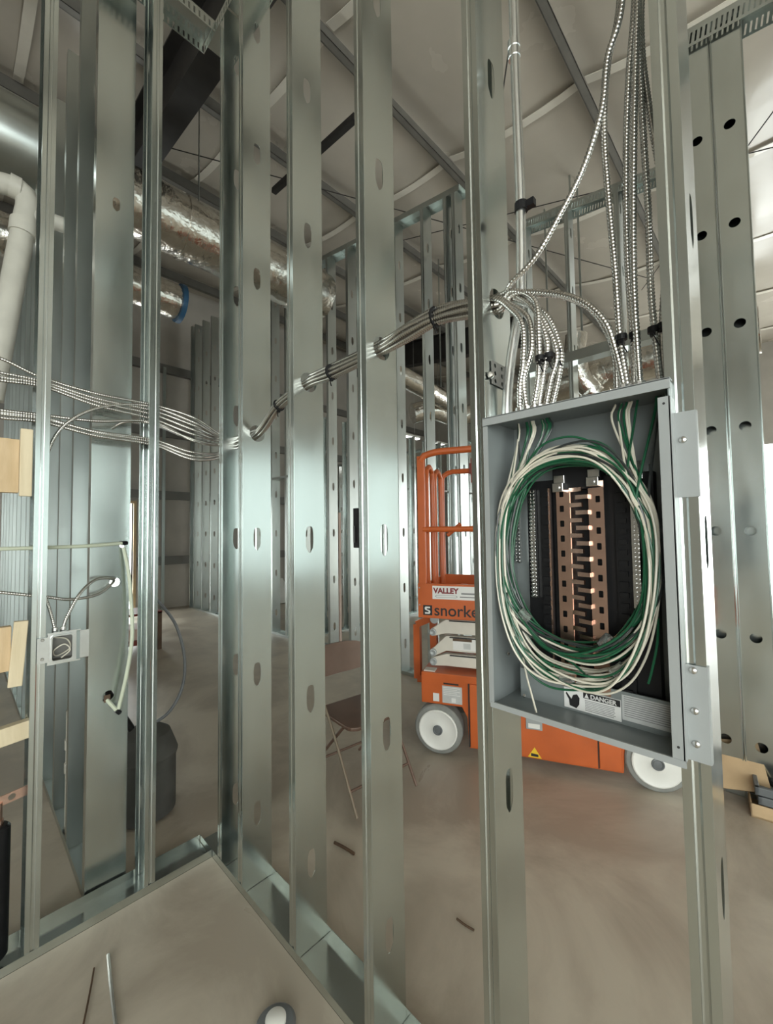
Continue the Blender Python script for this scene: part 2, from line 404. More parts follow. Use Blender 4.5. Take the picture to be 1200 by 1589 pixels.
for z in (.9, 2.25, 3.55, 4.9):                                    # girts of the left wall
    for y0, y1 in ((2.5, YB),) if z < 2.2 else ((YN, YB),):
        MB().box((XL, y0, z), (XL + .10, y1, z + .17)).build('girt', 'girt', wl)
for y in (2.9, 3.55):
    MB().box((XL + .10, y, 0), (XL + .13, y + .06, 5)).build('wall_stud', 'galv2', wl)
dj = MB()
for y in (OPEN_L[0] - .05, OPEN_L[1]): dj.box((XL - .1, y, 0), (XL + .03, y + .05, 2.2))
dj.box((XL - .1, OPEN_L[0], 2.15), (XL + .03, OPEN_L[1], 2.2))
tag(dj.build('door_1', 'pine'), 'wooden frame of the bright doorway in the far wall', None, None, 'structure')
for n_, (y0, y1) in enumerate(OPENS_R):
    wf = MB(); z0, z1 = OPEN_RZ
    for k in range(3):
        y = y0 + (y1 - y0) * k / 2; wf.box((XR, y - .03, z0), (XR + .08, y + .03, z1))
    for z in (z0, z1): wf.box((XR, y0, z - .03), (XR + .08, y1, z + .03))
    wf = tag(wf.build('window_%d' % (n_ + 1), 'grey_light'), 'tall window frame added in the unseen side wall for daylight', None, None, 'structure')
    if n_ > 1: MB().box((XR + .03, y0 + .03, z0 + .03), (XR + .034, y1 - .03, z1 - .03)).build('diffuser_sheet', 'light_diffuser', wf)  # unseen sheet added to dim the sky mirrored in the studs

# ------------------------------------------------------------------ framed walls around the camera
YR, DEP, XW = .886, .14, -2.052
HR = 4.22
wallR = [(-1.950, 'corner stud of the panel wall, half hidden beside the wall junction', ()),
         (-1.748, 'galvanized stud second from the corner in the wall with the electrical panel', (1.995 - .04,)),
         (-1.3415, 'galvanized stud third from the corner in the panel wall, cable bundle passing through', (2.06,)),
         (-.935, 'galvanized stud fourth from the corner, in front of the folding chair and lift', (2.075,)),
         (-.517, 'galvanized stud along the edge of the open electrical panel nearer the corner', (2.14,)),
         (-.108, 'galvanized stud with grey mounting plates at the outer edge of the electrical panel', ())]
HZ = {}
for x, lab, ex in wallR:
    ex2 = ()
    if ex:
        px = {-1.748: (390, 672), -1.3415: (474, 593), -.935: (590, 541), -.517: (772, 474)}[x]
        q = PX(px[0], px[1], x); ex2 = (round(q.z, 3),); HZ[x] = q
    stud(lab, x, YR, HR, 0, 'studs of the panel wall', extra=ex2)
track('bottom track of the panel wall, bright channel running along the floor from the corner', (-2.196, YR - .002, 0), (.9, YR - .002, 0))
track('slotted top track above the panel wall', (-2.196, YR - .002, HR + .012), (.9, YR - .002, HR + .012), up=False, leg=.06, slots=True)
stud('galvanized stud of the side wall carrying the small junction box', XW, .243, HR, H, 'studs of the side wall', z0=.36)
stud('galvanized stud of the side wall halfway between the junction box and the corner', XW, .634, HR, H, 'studs of the side wall')
stud('galvanized stud of the side wall, beside the pine blocking at the picture edge', XW, -.165, HR, H, 'studs of the side wall')
track('bottom track of the side wall, dusty channel meeting the panel wall at the corner', (XW + .002, -1.3, 0), (XW + .002, YR - .004, 0))
track('slotted top track of the side wall with vertical deflection slots', (XW + .002, -1.3, HR + .012), (XW + .002, YR - .004, HR + .012), up=False, leg=.06, slots=True)

# partition that butts against the side wall
PY0 = .408
def end_stud(label, x, y0, w, h, fl=.05):
    b = MB(); hs = [(w / 2 + .004, z, slot(.03, .06), .06) for z in (3.1,)]
    hs += [(w * .80, 1.50, disc(.010), .03), (w * .62, 1.335, disc(.020), .04), (w * .50, .835, disc(.022), .04)]
    perforated(b, lambda u, v: V((0, u, v)), 0, w, .002, h, hs)
    for y, sg in ((0, 1), (w, -1)):
        for p, q in (((0, y), (-fl, y)), ((-fl, y), (-fl, y + sg * .012))):
            b.add([(p[0], p[1], .002), (q[0], q[1], .002), (q[0], q[1], h), (p[0], p[1], h)], [(0, 1, 2, 3)])
    o = inst('metal_stud', b.mesh('end_stud', 'galv'), None, (x, y0, .002), 0, .0012)
    return tag(o, label, 'stud')
end_stud('wide smudged end stud of the partition behind the side wall, pierced by pale tubes', -2.205, PY0, .152, 4.5)
ORD = ['first', 'second', 'third', 'fourth', 'fifth', 'sixth', 'seventh', 'eighth', 'ninth', 'tenth', 'eleventh', 'twelfth', 'thirteenth', 'fourteenth', 'fifteenth', 'sixteenth', 'seventeenth', 'eighteenth']
for k, x in enumerate([-2.62 - .4064 * j for j in range(13)]):
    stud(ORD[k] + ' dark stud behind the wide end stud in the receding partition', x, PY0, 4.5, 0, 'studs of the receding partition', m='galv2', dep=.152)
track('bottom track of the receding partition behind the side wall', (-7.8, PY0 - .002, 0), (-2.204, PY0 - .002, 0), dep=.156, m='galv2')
# tall partition line M / Q at y = 3.38 with an opening behind the panel
YM = 3.38
xs = [-8.95, -8.75, -8.35, -7.95, -7.4, -6.8, -6.2, -5.72, -5.32, -4.92, -4.30, -3.89, -3.48, -3.07, -2.66, -2.36, -2.26]
for k, x in enumerate(xs):
    lab = ORD[len(xs) - 1 - k] + ' stud of the tall partition, counted from the orange guardrail'
    g = 'studs of the tall partition'
    if x < -6.5: lab, g = ORD[k] + ' slim bright stud from the far corner of the white lined wall', 'studs by the far corner'
    if x == -2.26: lab, g = 'end stud of the tall partition rising behind the orange guardrail', None
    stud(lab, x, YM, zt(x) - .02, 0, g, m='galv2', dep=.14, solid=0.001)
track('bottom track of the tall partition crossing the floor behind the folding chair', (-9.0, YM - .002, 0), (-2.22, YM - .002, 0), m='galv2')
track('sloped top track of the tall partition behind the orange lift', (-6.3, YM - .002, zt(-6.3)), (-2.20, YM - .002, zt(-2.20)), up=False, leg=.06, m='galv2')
for x0, x1, z in ((-6.2, -4.92, 2.35),):
    track('horizontal blocking track between studs of the tall partition', (x0, YM - .003, z), (x1, YM - .003, z), m='galv2', name='blocking_track')
def jamb_stud(label, x0, w, y, h):
    b = MB(); hs = [(w / 2, .30 + .6096 * k, disc(.028), .05) for k in range(8) if .30 + .6096 * k < h - .1]
    perforated(b, lambda u, v: V((u, 0, v)), 0, w, .002, h, hs)
    for x, sg in ((0, 1), (w, -1)):
        for p, q in (((x, 0), (x, .09)), ((x, .09), (x + sg * w / 2, .09))):
            b.add([(p[0], p[1], .002), (q[0], q[1], .002), (q[0], q[1], h), (p[0], p[1], h)], [(0, 1, 2, 3)])
    # rolled edges
    for x in (.004, w - .004): b.cyl((x, -.001, .002), (x, -.001, h), .004, 6)
    o = inst('metal_stud', b.mesh('jamb_stud', 'galv'), None, (x0, y, .002), 0, .0012)
    return tag(o, label, 'stud', 'doubled jamb studs with round holes')
q0, q1, q2 = PY(1083, 700, 3.17), PY(1140, 700, 3.17), PY(1190, 700, 3.17)
jamb_stud('jamb stud with a column of round holes, on the side next to the panel', q0.x - .01, .158, 3.17, zt(-.3) - .03)
jamb_stud('jamb stud with a column of round holes, on the side above the cardboard box', q0.x + .152, .150, 3.17, zt(-.1) - .05)
track('slotted top track over the jamb studs, dark against the ceiling', (-.40, 3.14, zt(-.4)), (1.6, 3.14, zt(1.6)), up=False, leg=.12, slots=True, m='galv2')
stud('slender stud standing clear to the far side of the jamb studs', .115, 3.19, zt(.1) - .05, 0, None, m='galv2', solid=.001)
track('bottom track under the jamb studs', (-.40, 3.165, 0), (.02, 3.165, 0), m='galv2', dep=.06)
# lower framed wall N seen over the panel
YNW = 4.25
for k, x in enumerate((-1.93, -1.48, -1.02, -.93, -.45)):
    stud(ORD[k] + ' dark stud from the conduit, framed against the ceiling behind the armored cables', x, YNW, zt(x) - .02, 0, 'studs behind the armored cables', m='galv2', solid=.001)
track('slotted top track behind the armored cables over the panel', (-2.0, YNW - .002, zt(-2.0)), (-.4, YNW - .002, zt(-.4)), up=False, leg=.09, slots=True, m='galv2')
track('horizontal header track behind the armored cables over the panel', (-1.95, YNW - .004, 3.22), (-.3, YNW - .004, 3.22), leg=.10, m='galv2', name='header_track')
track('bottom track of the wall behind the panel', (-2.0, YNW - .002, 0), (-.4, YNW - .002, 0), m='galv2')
# more framing deep in the building
for k in range(18):
    x = -8.6 + .4064 * k
    stud('pale stud in the long framed wall deep in the building', x, 7.1, 3.3, 0, 'studs of the long framed wall', m='galv', solid=0.001)
track('bottom track of the long framed wall deep in the building', (-8.8, 7.1, 0), (-1.5, 7.1, 0))
track('top track of the long framed wall deep in the building', (-8.8, 7.1, 3.33), (-1.5, 7.1, 3.33), up=False)
for k in range(9):
    stud('stud of the cross wall between the tall partition and the long framed wall', -4.95, 3.9 + .4064 * k, 3.3, H, 'studs of the cross wall', m='galv', solid=0.001)
track('bottom track of the cross wall, pale line on the floor', (-4.948, 3.6, 0), (-4.948, 7.05, 0))
for k in range(12):
    stud('thin stud in the framed wall near the roll-up door', -6.5 + .61 * k, 10.2, 3.6, 0, 'studs near the roll-up door', m='galv', solid=0.001)

# ------------------------------------------------------------------ electrical panel
PX0, PX1, PZ0, PZ1, PYF, PYB = -.503, -.139, 1.153, 1.813, .858, 1.002
panel = thing('electrical_panel', 'open grey electrical panel box with copper busbars and coiled wires', 'electrical panel', (PX0, PYF, PZ0))
PW, PH, PD = PX1 - PX0, PZ1 - PZ0, PYB - PYF
def pl(x, y, z): return (x - PX0, y - PYF, z - PZ0)
b = MB(); t = .002
b.box((0, 0, 0), (t, PD, PH)); b.box((PW - t, 0, 0), (PW, PD, PH)); b.box((t, 0, 0), (PW - t, PD, t)); b.box((t, 0, PH - t), (PW - t, PD, PH)); b.box((t, PD - t, t), (PW - t, PD, PH - t))
b.build('enclosure', 'grey_paint', panel)
b = MB(); b.box((-.004, -.003, PH - .016), (PW + .002, .001, PH + .002)); b.box((-.004, -.003, PH + .0005), (PW + .002, .02, PH + .003)); b.build('top_lip', 'grey_light', panel)
b = MB(); b.box((PW - .017, -.003, .006), (PW + .001, .0005, PH - .03)); b.box((PW - .001, -.003, .006), (PW + .002, .04, PH - .03)); b.build('side_lip', 'grey_light', panel)
b = MB(); b.box((-.003, -.003, .006), (.008, .0005, PH - .018)); b.build('side_lip', 'grey_light', panel)
b = MB(); b.box((0, -.004, -.002), (PW + .002, .0005, .010)); b.build('bottom_lip', 'grey_light', panel)
for z in (PH - .042, .03):
    MB().cyl((PW - .008, -.0036, z), (PW - .008, -.001, z), .0022, 8).build('screw_hole', 'dark', panel)
# knockouts and screws inside
for x, z in ((.012, .10), (.05, .012)):
    MB().cyl((x, .06, z + .002), (x, .064, z + .006), .004, 8).build('screw', 'tin', panel)
# black interior
YI = .968
b = MB(); b.box(pl(-.455, YI, 1.185), pl(-.190, PYB - .004, 1.668)); b.build('interior_base', 'black', panel)
b = MB(); b.box(pl(-.383, YI - .022, 1.640), pl(-.281, YI + .02, 1.712)); b.build('top_cover', 'black', panel, bevel=.002)
b = MB(); b.cyl(pl(-.333, YI - .004, 1.722), pl(-.333, YI + .02, 1.722), .009, 14); hb = b.build('mounting_tab', 'black', panel)
MB().cyl(pl(-.333, YI - .008, 1.722), pl(-.333, YI - .003, 1.722), .004, 10).build('screw', 'tin', hb)
rect = lambda w, h: [(w / 2 * max(-1, min(1, 1.42 * math.cos(a))), h / 2 * max(-1, min(1, 1.42 * math.sin(a)))) for a in [2 * math.pi * (k + .5) / 16 for k in range(16)]]
YC = YI - .020
for x0, x1, off in ((-.376, -.346, 0), (-.306, -.276, .016)):
    b = MB(); zz = [1.632 - off - .0335 * k for k in range(12)]
    perforated(b, lambda u, v: V(pl(u, YC, v)), x0, x1, 1.205, 1.655, [((x0 + x1) / 2 + (.003 if off else -.003), z, rect(.009, .014), .012) for z in zz])
    o = b.build('busbar', 'copper', panel); sm = o.modifiers.new('sheet', 'SOLIDIFY'); sm.thickness = .003; sm.offset = 0
    # folded edge of the bar down to the base
    xe = x1 if not off else x0
    MB().box(pl(xe - .0015, YC, 1.205), pl(xe + .0015, YI, 1.655)).build('busbar_flange', 'copper', panel)
for k in range(24):                                                # stab fingers reaching in from both bars
    z = 1.640 - .0168 * k
    b = MB(); x0, x1 = ((-.347, -.318) if k % 2 == 0 else (-.334, -.305))
    b.add([pl(x, y, zz) for x, y, zz in ((x0, YC, z - .0055), (x1, YC - .002, z - .0055), (x1, YC - .002, z + .004), (x0, YC, z + .004),
           (x0, YC - .0025, z - .0055), (x1, YC - .012, z - .005), (x1, YC - .012, z + .0035), (x0, YC - .0025, z + .004))],
          ((0, 3, 2, 1), (4, 5, 6, 7), (0, 1, 5, 4), (1, 2, 6, 5), (2, 3, 7, 6), (3, 0, 4, 7)))
    b.build('stab_finger', 'copper', panel)
for x, z in ((-.366, 1.648), (-.293, 1.655), (-.212, 1.662)):
    b = MB(); b.box(pl(x - .012, YC - .018, z - .012), pl(x + .012, YC + .002, z + .008)); b.box(pl(x - .013, YC - .006, z + .006), pl(x + .011, YC + .004, z + .026))
    o = b.build('lug', 'tin', panel, bevel=.001)
    MB().cyl(pl(x, YC - .0215, z - .002), pl(x, YC - .017, z - .002), .005, 10).build('lug_screw', 'tin', o)
# terminal bars with screws
def terminal(x, y, z0, z1, rows=2, w=.012):
    b = MB(); b.box(pl(x - w / 2, y, z0), pl(x + w / 2, y + .011, z1)); n = int((z1 - z0) / .0088)
    for k in range(n):
        z = z0 + (k + .5) * (z1 - z0) / n
        for r_ in range(rows):
            xx = x + (r_ - (rows - 1) / 2) * .0062; b.cyl(pl(xx, y - .006, z), pl(xx, y + .001, z), .0028, 7)
    b.build('terminal_bar', 'tin', panel)
terminal(-.437, YI - .014, 1.392, 1.648); terminal(-.487, YI + .006, 1.47, 1.640); terminal(-.222, YI - .014, 1.392, 1.640, 2, .014)
for x in (-.405, -.245):                                           # hook rails of the breaker slots
    b = MB(); b.box(pl(x - .014, YI - .010, 1.20), pl(x + .014, YI + .002, 1.650))
    for k in range(20):
        z = 1.215 + k * .0218; b.box(pl(x - .008, YI - .016, z), pl(x + .008, YI - .009, z + .010))
    b.build('breaker_rail', 'black', panel)
MB().box(pl(-.3985, YI - .014, 1.20), pl(-.3945, YI - .008, 1.648)).build('bus_edge_strip', 'copper', panel)
for z in (1.60, 1.558): MB().cyl(pl(-.196, YI - .004, z), pl(-.196, YI, z), .003, 8).build('rivet', 'white_paint', panel)
b = MB()
for k in range(4): b.box(pl(-.275 + .022 * k, YI - .004, 1.668), pl(-.262 + .022 * k, YI + .01, 1.682))
b.build('moulded_tabs', 'grey_paint', panel)
# lower gutter plate with the printed labels
gp = MB().box(pl(-.475, .948, PZ0 + .002), pl(-.143, .952, 1.222)).build('gutter_plate', 'grey_paint', panel)
lb = MB().box(pl(-.372, .9465, 1.160), pl(-.258, .948, 1.203)).build('danger_label', 'label', panel)
MB().box(pl(-.331, .9458, 1.189), pl(-.259, .9465, 1.202)).build('danger_header', 'ink', lb)
MB().prism([(-.3285, 1.1905), (-.3195, 1.1905), (-.324, 1.1998)], lambda u, v, d: pl(u, d, v), .9452, .9458).build('warning_triangle', 'label', lb)
text('danger_lettering', 'DANGER', .0125, 'label', lb, pl(-.3165, .9454, 1.1910), bold=.0003)
hz = MB(); hz.prism([(-.360, 1.166), (-.346, 1.163), (-.340, 1.172), (-.339, 1.186), (-.344, 1.193), (-.352, 1.190), (-.356, 1.180), (-.366, 1.193), (-.368, 1.190), (-.361, 1.178)], lambda u, v, d: pl(u, d, v), .9455, .9465)
hz.build('hand_symbol', 'ink', lb)
fine = MB()
for k in range(7): fine.box(pl(-.328, .9460, 1.184 - k * .0034), pl(-.270 + .007 * math.sin(k * 3.1), .9465, 1.1852 - k * .0034))
fine.build('fine_print', 'grey_ink', lb)
l2 = MB().box(pl(-.256, .9468, 1.166), pl(-.150, .948, 1.216)).build('instruction_label', 'grey_label', panel)
fine = MB()
for k in range(10): fine.box(pl(-.252, .9462, 1.212 - k * .0042), pl(-.160 + .006 * math.sin(k * 2.3), .9468, 1.2132 - k * .0042))
fine.build('fine_print', 'grey_ink', l2)
MB().box(pl(-.372, .9466, 1.206), pl(-.300, .948, 1.219)).build('small_label', 'label', panel)
# mounting plates wrapped on the stud beside the panel
for lab, (u0, v0), (u1, v1), scr in (('grey mounting plate with a screw beside the upper edge of the panel', (1052, 640), (1090, 772), [(1070, 681)]),
                                     ('grey mounting plate with three screws beside the lower edge of the panel', (1062, 1030), (1106, 1176), [(1080, 1041), (1090, 1106), (1086, 1156)])):
    a, c = PY(u0, v1, YR - .004), PY(u1, v0, YR - .004)
    zt_, zb_ = PY(u0, v0, YR - .004).z, a.z
    x0, x1 = -.153, -.106
    pt = thing('mounting_plate', lab, 'plate', (x0, YR - .004, zb_))
    b = MB(); b.box((0, 0, 0), (x1 - x0, .003, zt_ - zb_)); b.box((x1 - x0 - .002, .003, 0), (x1 - x0 + .001, .016, zt_ - zb_)); b.build('plate', 'grey_light', pt)
    for s_ in scr:
        q = PY(s_[0], s_[1], YR - .004); b = MB(); b.lathe((-.13 - x0 + .004, 0, q.z - zb_), (0, -1, 0), [(0, .0065), (.003, .0055), (.0045, .003)], 12); b.build('screw', 'tin', pt, True)
# perforated strap on the stud at the other edge
q = PX(768, 580, -.515)
pb = thing('perforated_bracket', 'small dark perforated bracket screwed to the stud above the panel', 'bracket', (-.515, 0, q.z))
for j in range(2):
    b = MB(); y0 = .915 + .034 * j
    perforated(b, lambda u, v: V((.003, u, v)), y0, y0 + .034, -.030, .030, [(y0 + .017, z, disc(.006, 10), .0095) for z in (-.02, 0, .02)])
    o = b.build('strap', 'girt', pb); sm = o.modifiers.new('sheet', 'SOLIDIFY'); sm.thickness = .0015
MB().lathe((.002, .905, -.012), (1, 0, 0), [(0, .010), (.004, .010), (.010, .005)], 10).build('screw', 'tin', pb)

# ------------------------------------------------------------------ conduit
YCD = .985
ce = thing('conduit', 'galvanized conduit pipe rising from the panel to the roof', 'conduit', (0, 0, 0))
pts = [PY(786, 640, .955), PY(787, 625, .957), PY(791, 575, .965), PY(799, 520, .975), PY(808, 470, YCD), PY(809, 440, YCD), PY(808, 320, YCD), PY(803, 180, YCD), PY(797, 0, YCD), PY(790, -250, YCD)]
top = pts[-1]; pts[-1] = V((pts[-2].x, YCD, 4.9))
pts[0].z = PZ1 + .002
MB().tube(spline(pts, .02), .0125, 14).build('pipe', 'emt', ce, True)
q = PY(798, 78, YCD); MB().lathe((q.x, q.y, q.z - .025), (0, 0, 1), [(0, .0145), (.002, .016), (.022, .016), (.024, .0145), (.026, .0145), (.028, .016), (.048, .016), (.05, .0145)], 16).build('coupling', 'emt', ce, True)
q = PY(809, 322, YCD); b = MB(); b.lathe((q.x, q.y, q.z - .011), (0, 0, 1), [(0, .0165), (.022, .0165)], 14); b.box((q.x - .012, q.y - .004, q.z - .009), (q.x + .034, q.y + .012, q.z + .009)); b.build('strap', 'black', ce)
MB().lathe((pts[0].x, pts[0].y, PZ1 + .001), (0, 0, 1), [(0, .019), (.006, .019), (.007, .0165), (.026, .0165), (.028, .0145)], 12).build('connector', 'emt', ce)

# ------------------------------------------------------------------ armored cables
YCB = .956
hole = {k: V((k, YCB, HZ[k].z)) for k in HZ}
rnd = random.Random(3)
def ring(k, n=8, r=.0155):
    if k == 0: return (0, 0)
    a = 2 * math.pi * (k - 1) / (n - 1); return (r * math.cos(a), r * math.sin(a))
yl = [556, 578, 590, 636, 642, 648, 585, 640]; ya = [586, 592, 600, 644, 650, 655, 596, 648]
yb = [628, 637, 650, 655, 682, 690, 643, 686]; yc = [648, 660, 674, 684, 702, 713, 667, 708]; yd = [676, 679, 684, 690, 701, 707, 682, 704]
FAN = [[(795, 452, .95), (830, 466, .945), (836, 520, .935), (836, 580, .94), (828, 628, .945)],
       [(795, 458, .96), (828, 480, .955), (849, 530, .95), (843, 585, .95), (836, 628, .95)],
       [(798, 464, .96), (838, 488, .96), (864, 545, .96), (855, 590, .96), (847, 626, .955)],
       [(795, 474, .945), (820, 494, .94), (825, 540, .93), (813, 590, .935), (817, 630, .94)],
       [(793, 480, .935), (811, 505, .93), (812, 560, .925), (807, 600, .93), (807, 632, .94)],
       [(795, 468, .97), (846, 486, .975), (870, 540, .975), (868, 580, .97), (857, 624, .965)],
       [(800, 456, .95), (850, 454, .94), (900, 466, .93), (938, 498, .93), (956, 545, .94), (968, 588, .945)],
       [(800, 460, .96), (860, 458, .96), (912, 476, .955), (942, 515, .955), (955, 555, .955), (957, 590, .96)]]
CONN = []
def cable_thing(label, ctrl, group=None, conn=None, **k):
    t_ = thing('armored_cable', label, 'cable', (0, 0, 0), 0, group)
    cable_mesh(ctrl, **k).build('jacket', k.get('m', 'armor') if 'm' in k else 'armor', t_, True, ang=80)
    if conn is not None:
        MB().lathe((conn.x, conn.y, PZ1 + .003), (0, 0, 1), [(0, .013), (.006, .013), (.0065, .0095), (.022, .0095), (.023, .011), (.030, .011), (.031, .008)], 10).build('connector', 'tin', t_)
        CONN.append(conn)
    return t_
ties = [PY(676, 494, YCB), PY(515, 579, YCB), PY(433, 629, YCB)]
for i in range(8):
    ox, oz = ring(i)
    def off(p, s=1.0): return V((p.x, p.y + ox * s, p.z + oz * s))
    c = [PX(-60, yl[i] - 14, -2.12), PX(0, yl[i], -2.12), PX(66, ya[i], -2.125), PX(150, (ya[i] + yb[i]) / 2 + 4, -2.12), PX(236, yb[i], -2.125), PX(300, yc[i], -2.08), PY(348, yd[i], YCB)]
    c += [off(hole[-1.748], .8), off(ties[2]), off(hole[-1.3415], .9), off(ties[1], 1.1), off(hole[-.935], .9), off((hole[-.935] + ties[0]) / 2 + V((0, 0, .004)), 1.3), off(ties[0], 1.0), off((ties[0] + hole[-.517]) / 2 + V((0, 0, .006)), 1.3), off(hole[-.517], 1.1)]
    c += [PY(*q) for q in FAN[i]]
    e = c[-1].copy(); e.z = PZ1 + .03; c[-1] = e; c.append(V((e.x, e.y, PZ1 + .012)))
    lab = 'armored cable of the bundle threaded through the studs, entering the panel top near the conduit'
    if i >= 6: lab = ('armored cable arching from the stud bundle over to the far side of the panel top' if i == 6 else 'armored cable arching lower behind another one to the far side of the panel top')
    cable_thing(lab, c, 'bundled armored cables' if i < 6 else None, V((e.x, e.y, PZ1)))
# tails dropping from the ceiling into the panel
DROP = [([(968, -120, .96), (962, 0, .96), (944, 100, .955), (938, 200, .95), (944, 300, .95), (955, 420, .95), (962, 520, .95), (974, 588, .95)], 'armored cable dropping from the roof to the panel, first of the drops from the conduit'),
        ([(990, -120, .975), (985, 0, .975), (976, 120, .97), (972, 250, .97), (974, 400, .965), (983, 520, .96), (984, 586, .965)], 'armored cable dropping straight from the roof, second of the drops into the panel'),
        ([(993, -120, .955), (990, 0, .955), (985, 160, .95), (983, 320, .945), (984, 440, .94), (988, 520, .935), (993, 585, .945)], 'armored cable dropping straight from the roof, third of the drops into the panel'),
        ([(994, -120, .98), (992, 0, .98), (996, 160, .985), (1006, 320, .985), (1010, 440, .98), (1016, 512, .975), (1024, 580, .97)], 'dark armored cable dropping beside the outer stud into the panel corner, inner of the pair'),
        ([(997, -120, .99), (995, 40, .99), (1008, 170, .995), (1030, 300, .995), (1034, 400, .99), (1028, 508, .98), (1030, 580, .985)], 'dark armored cable bowing behind the outer stud into the panel corner')]
def rise(c): return [V((c[0].x + .02, c[0].y, c[0].z + .3 * k)) for k in (5, 4, 3, 2, 1)] + c
for pts_, lab in DROP:
    c = rise([PY(*q) for q in pts_[1:]]); e = c[-1]; e.z = PZ1 + .03; c.append(V((e.x, e.y, PZ1 + .012)))
    cable_thing(lab, c, None, e.copy())
c = rise([PY(*q) for q in [(966, 0, .94), (943, 90, .94), (934, 170, .94), (906, 260, .94), (871, 330, .94), (832, 398, .94), (795, 438, .945)]]) + [hole[-.517] + V((0, .006, .026)), ties[0] + V((0, .0, .029)), hole[-.935] + V((0, 0, .027)), ties[1] + V((0, 0, .03)), hole[-1.3415] + V((0, 0, .028))]
cable_thing('armored cable sweeping diagonally from the roof down into the stud bundle', c)
def tie(label, p, d, r, group=None, w=.0045):
    d = V(d).normalized(); x = d.orthogonal().normalized(); y = d.cross(x)
    b = MB(); N = 20
    for a0 in (-w / 2, w / 2):
        pass
    b.lathe(V(p) - d * w / 2, d, [(0, r), (0.0002, r + .0018), (w, r + .0018), (w + .0002, r)], N)
    b.bar(V(p) + V((0, -.01, -r)), V(p) + V((.012, -.012, -r - .03)), .004, .0016); b.box(V(p) + V((-.005, -.008, -r - .006)), V(p) + V((.005, .004, -r + .002)))
    return tag(b.build('cable_tie', 'black'), label, 'cable tie', group)
tie('black cable tie on the bundle between the panel stud and the fourth stud', ties[0] + V((0, 0, .004)), hole[-.517] - hole[-.935], .0275)
tie('black cable tie on the bundle between the third and fourth studs', ties[1] + V((0, 0, .004)), hole[-.935] - hole[-1.3415], .028)
tie('black cable tie on the bundle between the second and third studs', ties[2], hole[-1.3415] - hole[-1.748], .025)
for q, lab in (((838, 556, .94), 'black cable tie above the panel top, nearest the conduit'), ((852, 552, .952), 'black cable tie above the panel top, second from the conduit'), ((867, 547, .975), 'black cable tie above the panel top, third from the conduit'),
               ((954, 528, .95), 'black cable tie on the arching cable end above the far half of the panel'), ((965, 524, .95), 'black cable tie on the first ceiling drop above the panel'), ((985, 520, .96), 'black cable tie on the second ceiling drop above the panel'),
               ((1014, 512, .975), 'black cable tie on the inner dark cable drop by the outer stud'), ((1029, 506, .98), 'black cable tie on the bowed dark cable drop by the outer stud')):
    p = PY(*q); tie(lab, p, (0, 0, 1), .0085, None, .012)

# ------------------------------------------------------------------ wires coiled in the panel
rw = random.Random(11)
CX, CZ = -.334, 1.495
def coil(start, a0, sgn, turns, rx, rt, rb, y, ph):
    p = [V((start.x, .935, PZ1 - .006)), V((start.x + sgn * .004, .925, PZ1 - .045))]
    n = int(turns * 26)
    for k in range(n + 1):
        f = k / n; a = a0 + sgn * f * turns * 2 * math.pi
        ca, sa = math.cos(a), math.sin(a)
        wob = 1 + .034 * math.sin(2.3 * a + ph) + .018 * math.sin(5.1 * a + 2 * ph)
        grow = 1 - .05 * f
        x = CX + rx * wob * grow * math.copysign(abs(ca) ** .88, ca); z = CZ + (rt if sa > 0 else rb) * wob * grow * math.copysign(abs(sa) ** .92, sa)
        x = min(max(x, PX0 + .006), PX1 - .020); z = max(z, PZ0 + .028)
        yy = y + .006 * math.sin(3 * a + ph)
        p.append(V((x, yy, z)))
    return p
left = [c for c in CONN if c.x < -.33]; right = [c for c in CONN if c.x >= -.33]
cols = ['green_wire', 'white_wire', 'green_wire', 'white_wire', 'dark_wire', 'green_wire', 'white_wire', 'green_wire']
for i in range(30):
    L = i % 13 < 8; s = rw.choice(left if L else right); m = cols[i % 8]
    outer = i % 2
    rb = rw.uniform(.252, .288) if outer else rw.uniform(.192, .222)
    p = coil(s + V((rw.uniform(-.004, .004), 0, 0)), (2.5 if L else .55) + rw.uniform(-.15, .15), 1 if L else -1, rw.uniform(1.02, 1.55), rw.uniform(.142, .166), rw.uniform(.205, .252), rb, rw.uniform(.880, .925), rw.uniform(0, 6))
    col = m.split('_')[0].replace('dark', 'black')
    tag(MB().tube(spline(p, .009), .0023, 7).build('insulated_wire', m, None, True), col + ' insulated wire looped in the coil inside the panel', 'wire', col + ' wires coiled in the panel')
for m, pp, lab in (('white_wire', [(812, 1020, .90), (818, 1050, .895), (826, 1080, .885), (833, 1106, .875)], 'loose white wire end hanging to the bottom edge of the panel'),
                   ('green_wire', [(1022, 960, .91), (1020, 1000, .90), (1012, 1040, .89), (1006, 1062, .885)], 'loose green wire end hanging by the outer side of the panel'),
                   ('green_wire', [(835, 985, .93), (860, 1010, .92), (890, 1030, .91), (908, 1046, .905)], 'loose green wire end crossing the lower bus of the panel')):
    tag(MB().tube(spline([PY(*q) for q in pp], .008), .0022, 6).build('insulated_wire', m, None, True), lab, 'wire')
for q, a in (((940, 995), .9), ((960, 1040), .8), ((815, 955), -.7), ((880, 1055), -.1)):
    p = PY(q[0], q[1], .895); b = MB(); b.lathe(p - V((math.cos(a), 0, math.sin(a))) * .013, (math.cos(a), 0, math.sin(a)), [(0, .0105), (.026, .0105)], 12)
    tag(b.build('tape_wrap', 'glass', None, True), {0: 'clear tape wrap round the inner wire loops at the outer side', 1: 'clear tape wrap round the lower wire loops at the outer side', 2: 'clear tape wrap round the inner wire loops near the corner side', 3: 'clear tape wrap at the lowest point of the coil'}[[940, 960, 815, 880].index(q[0])], 'tape')

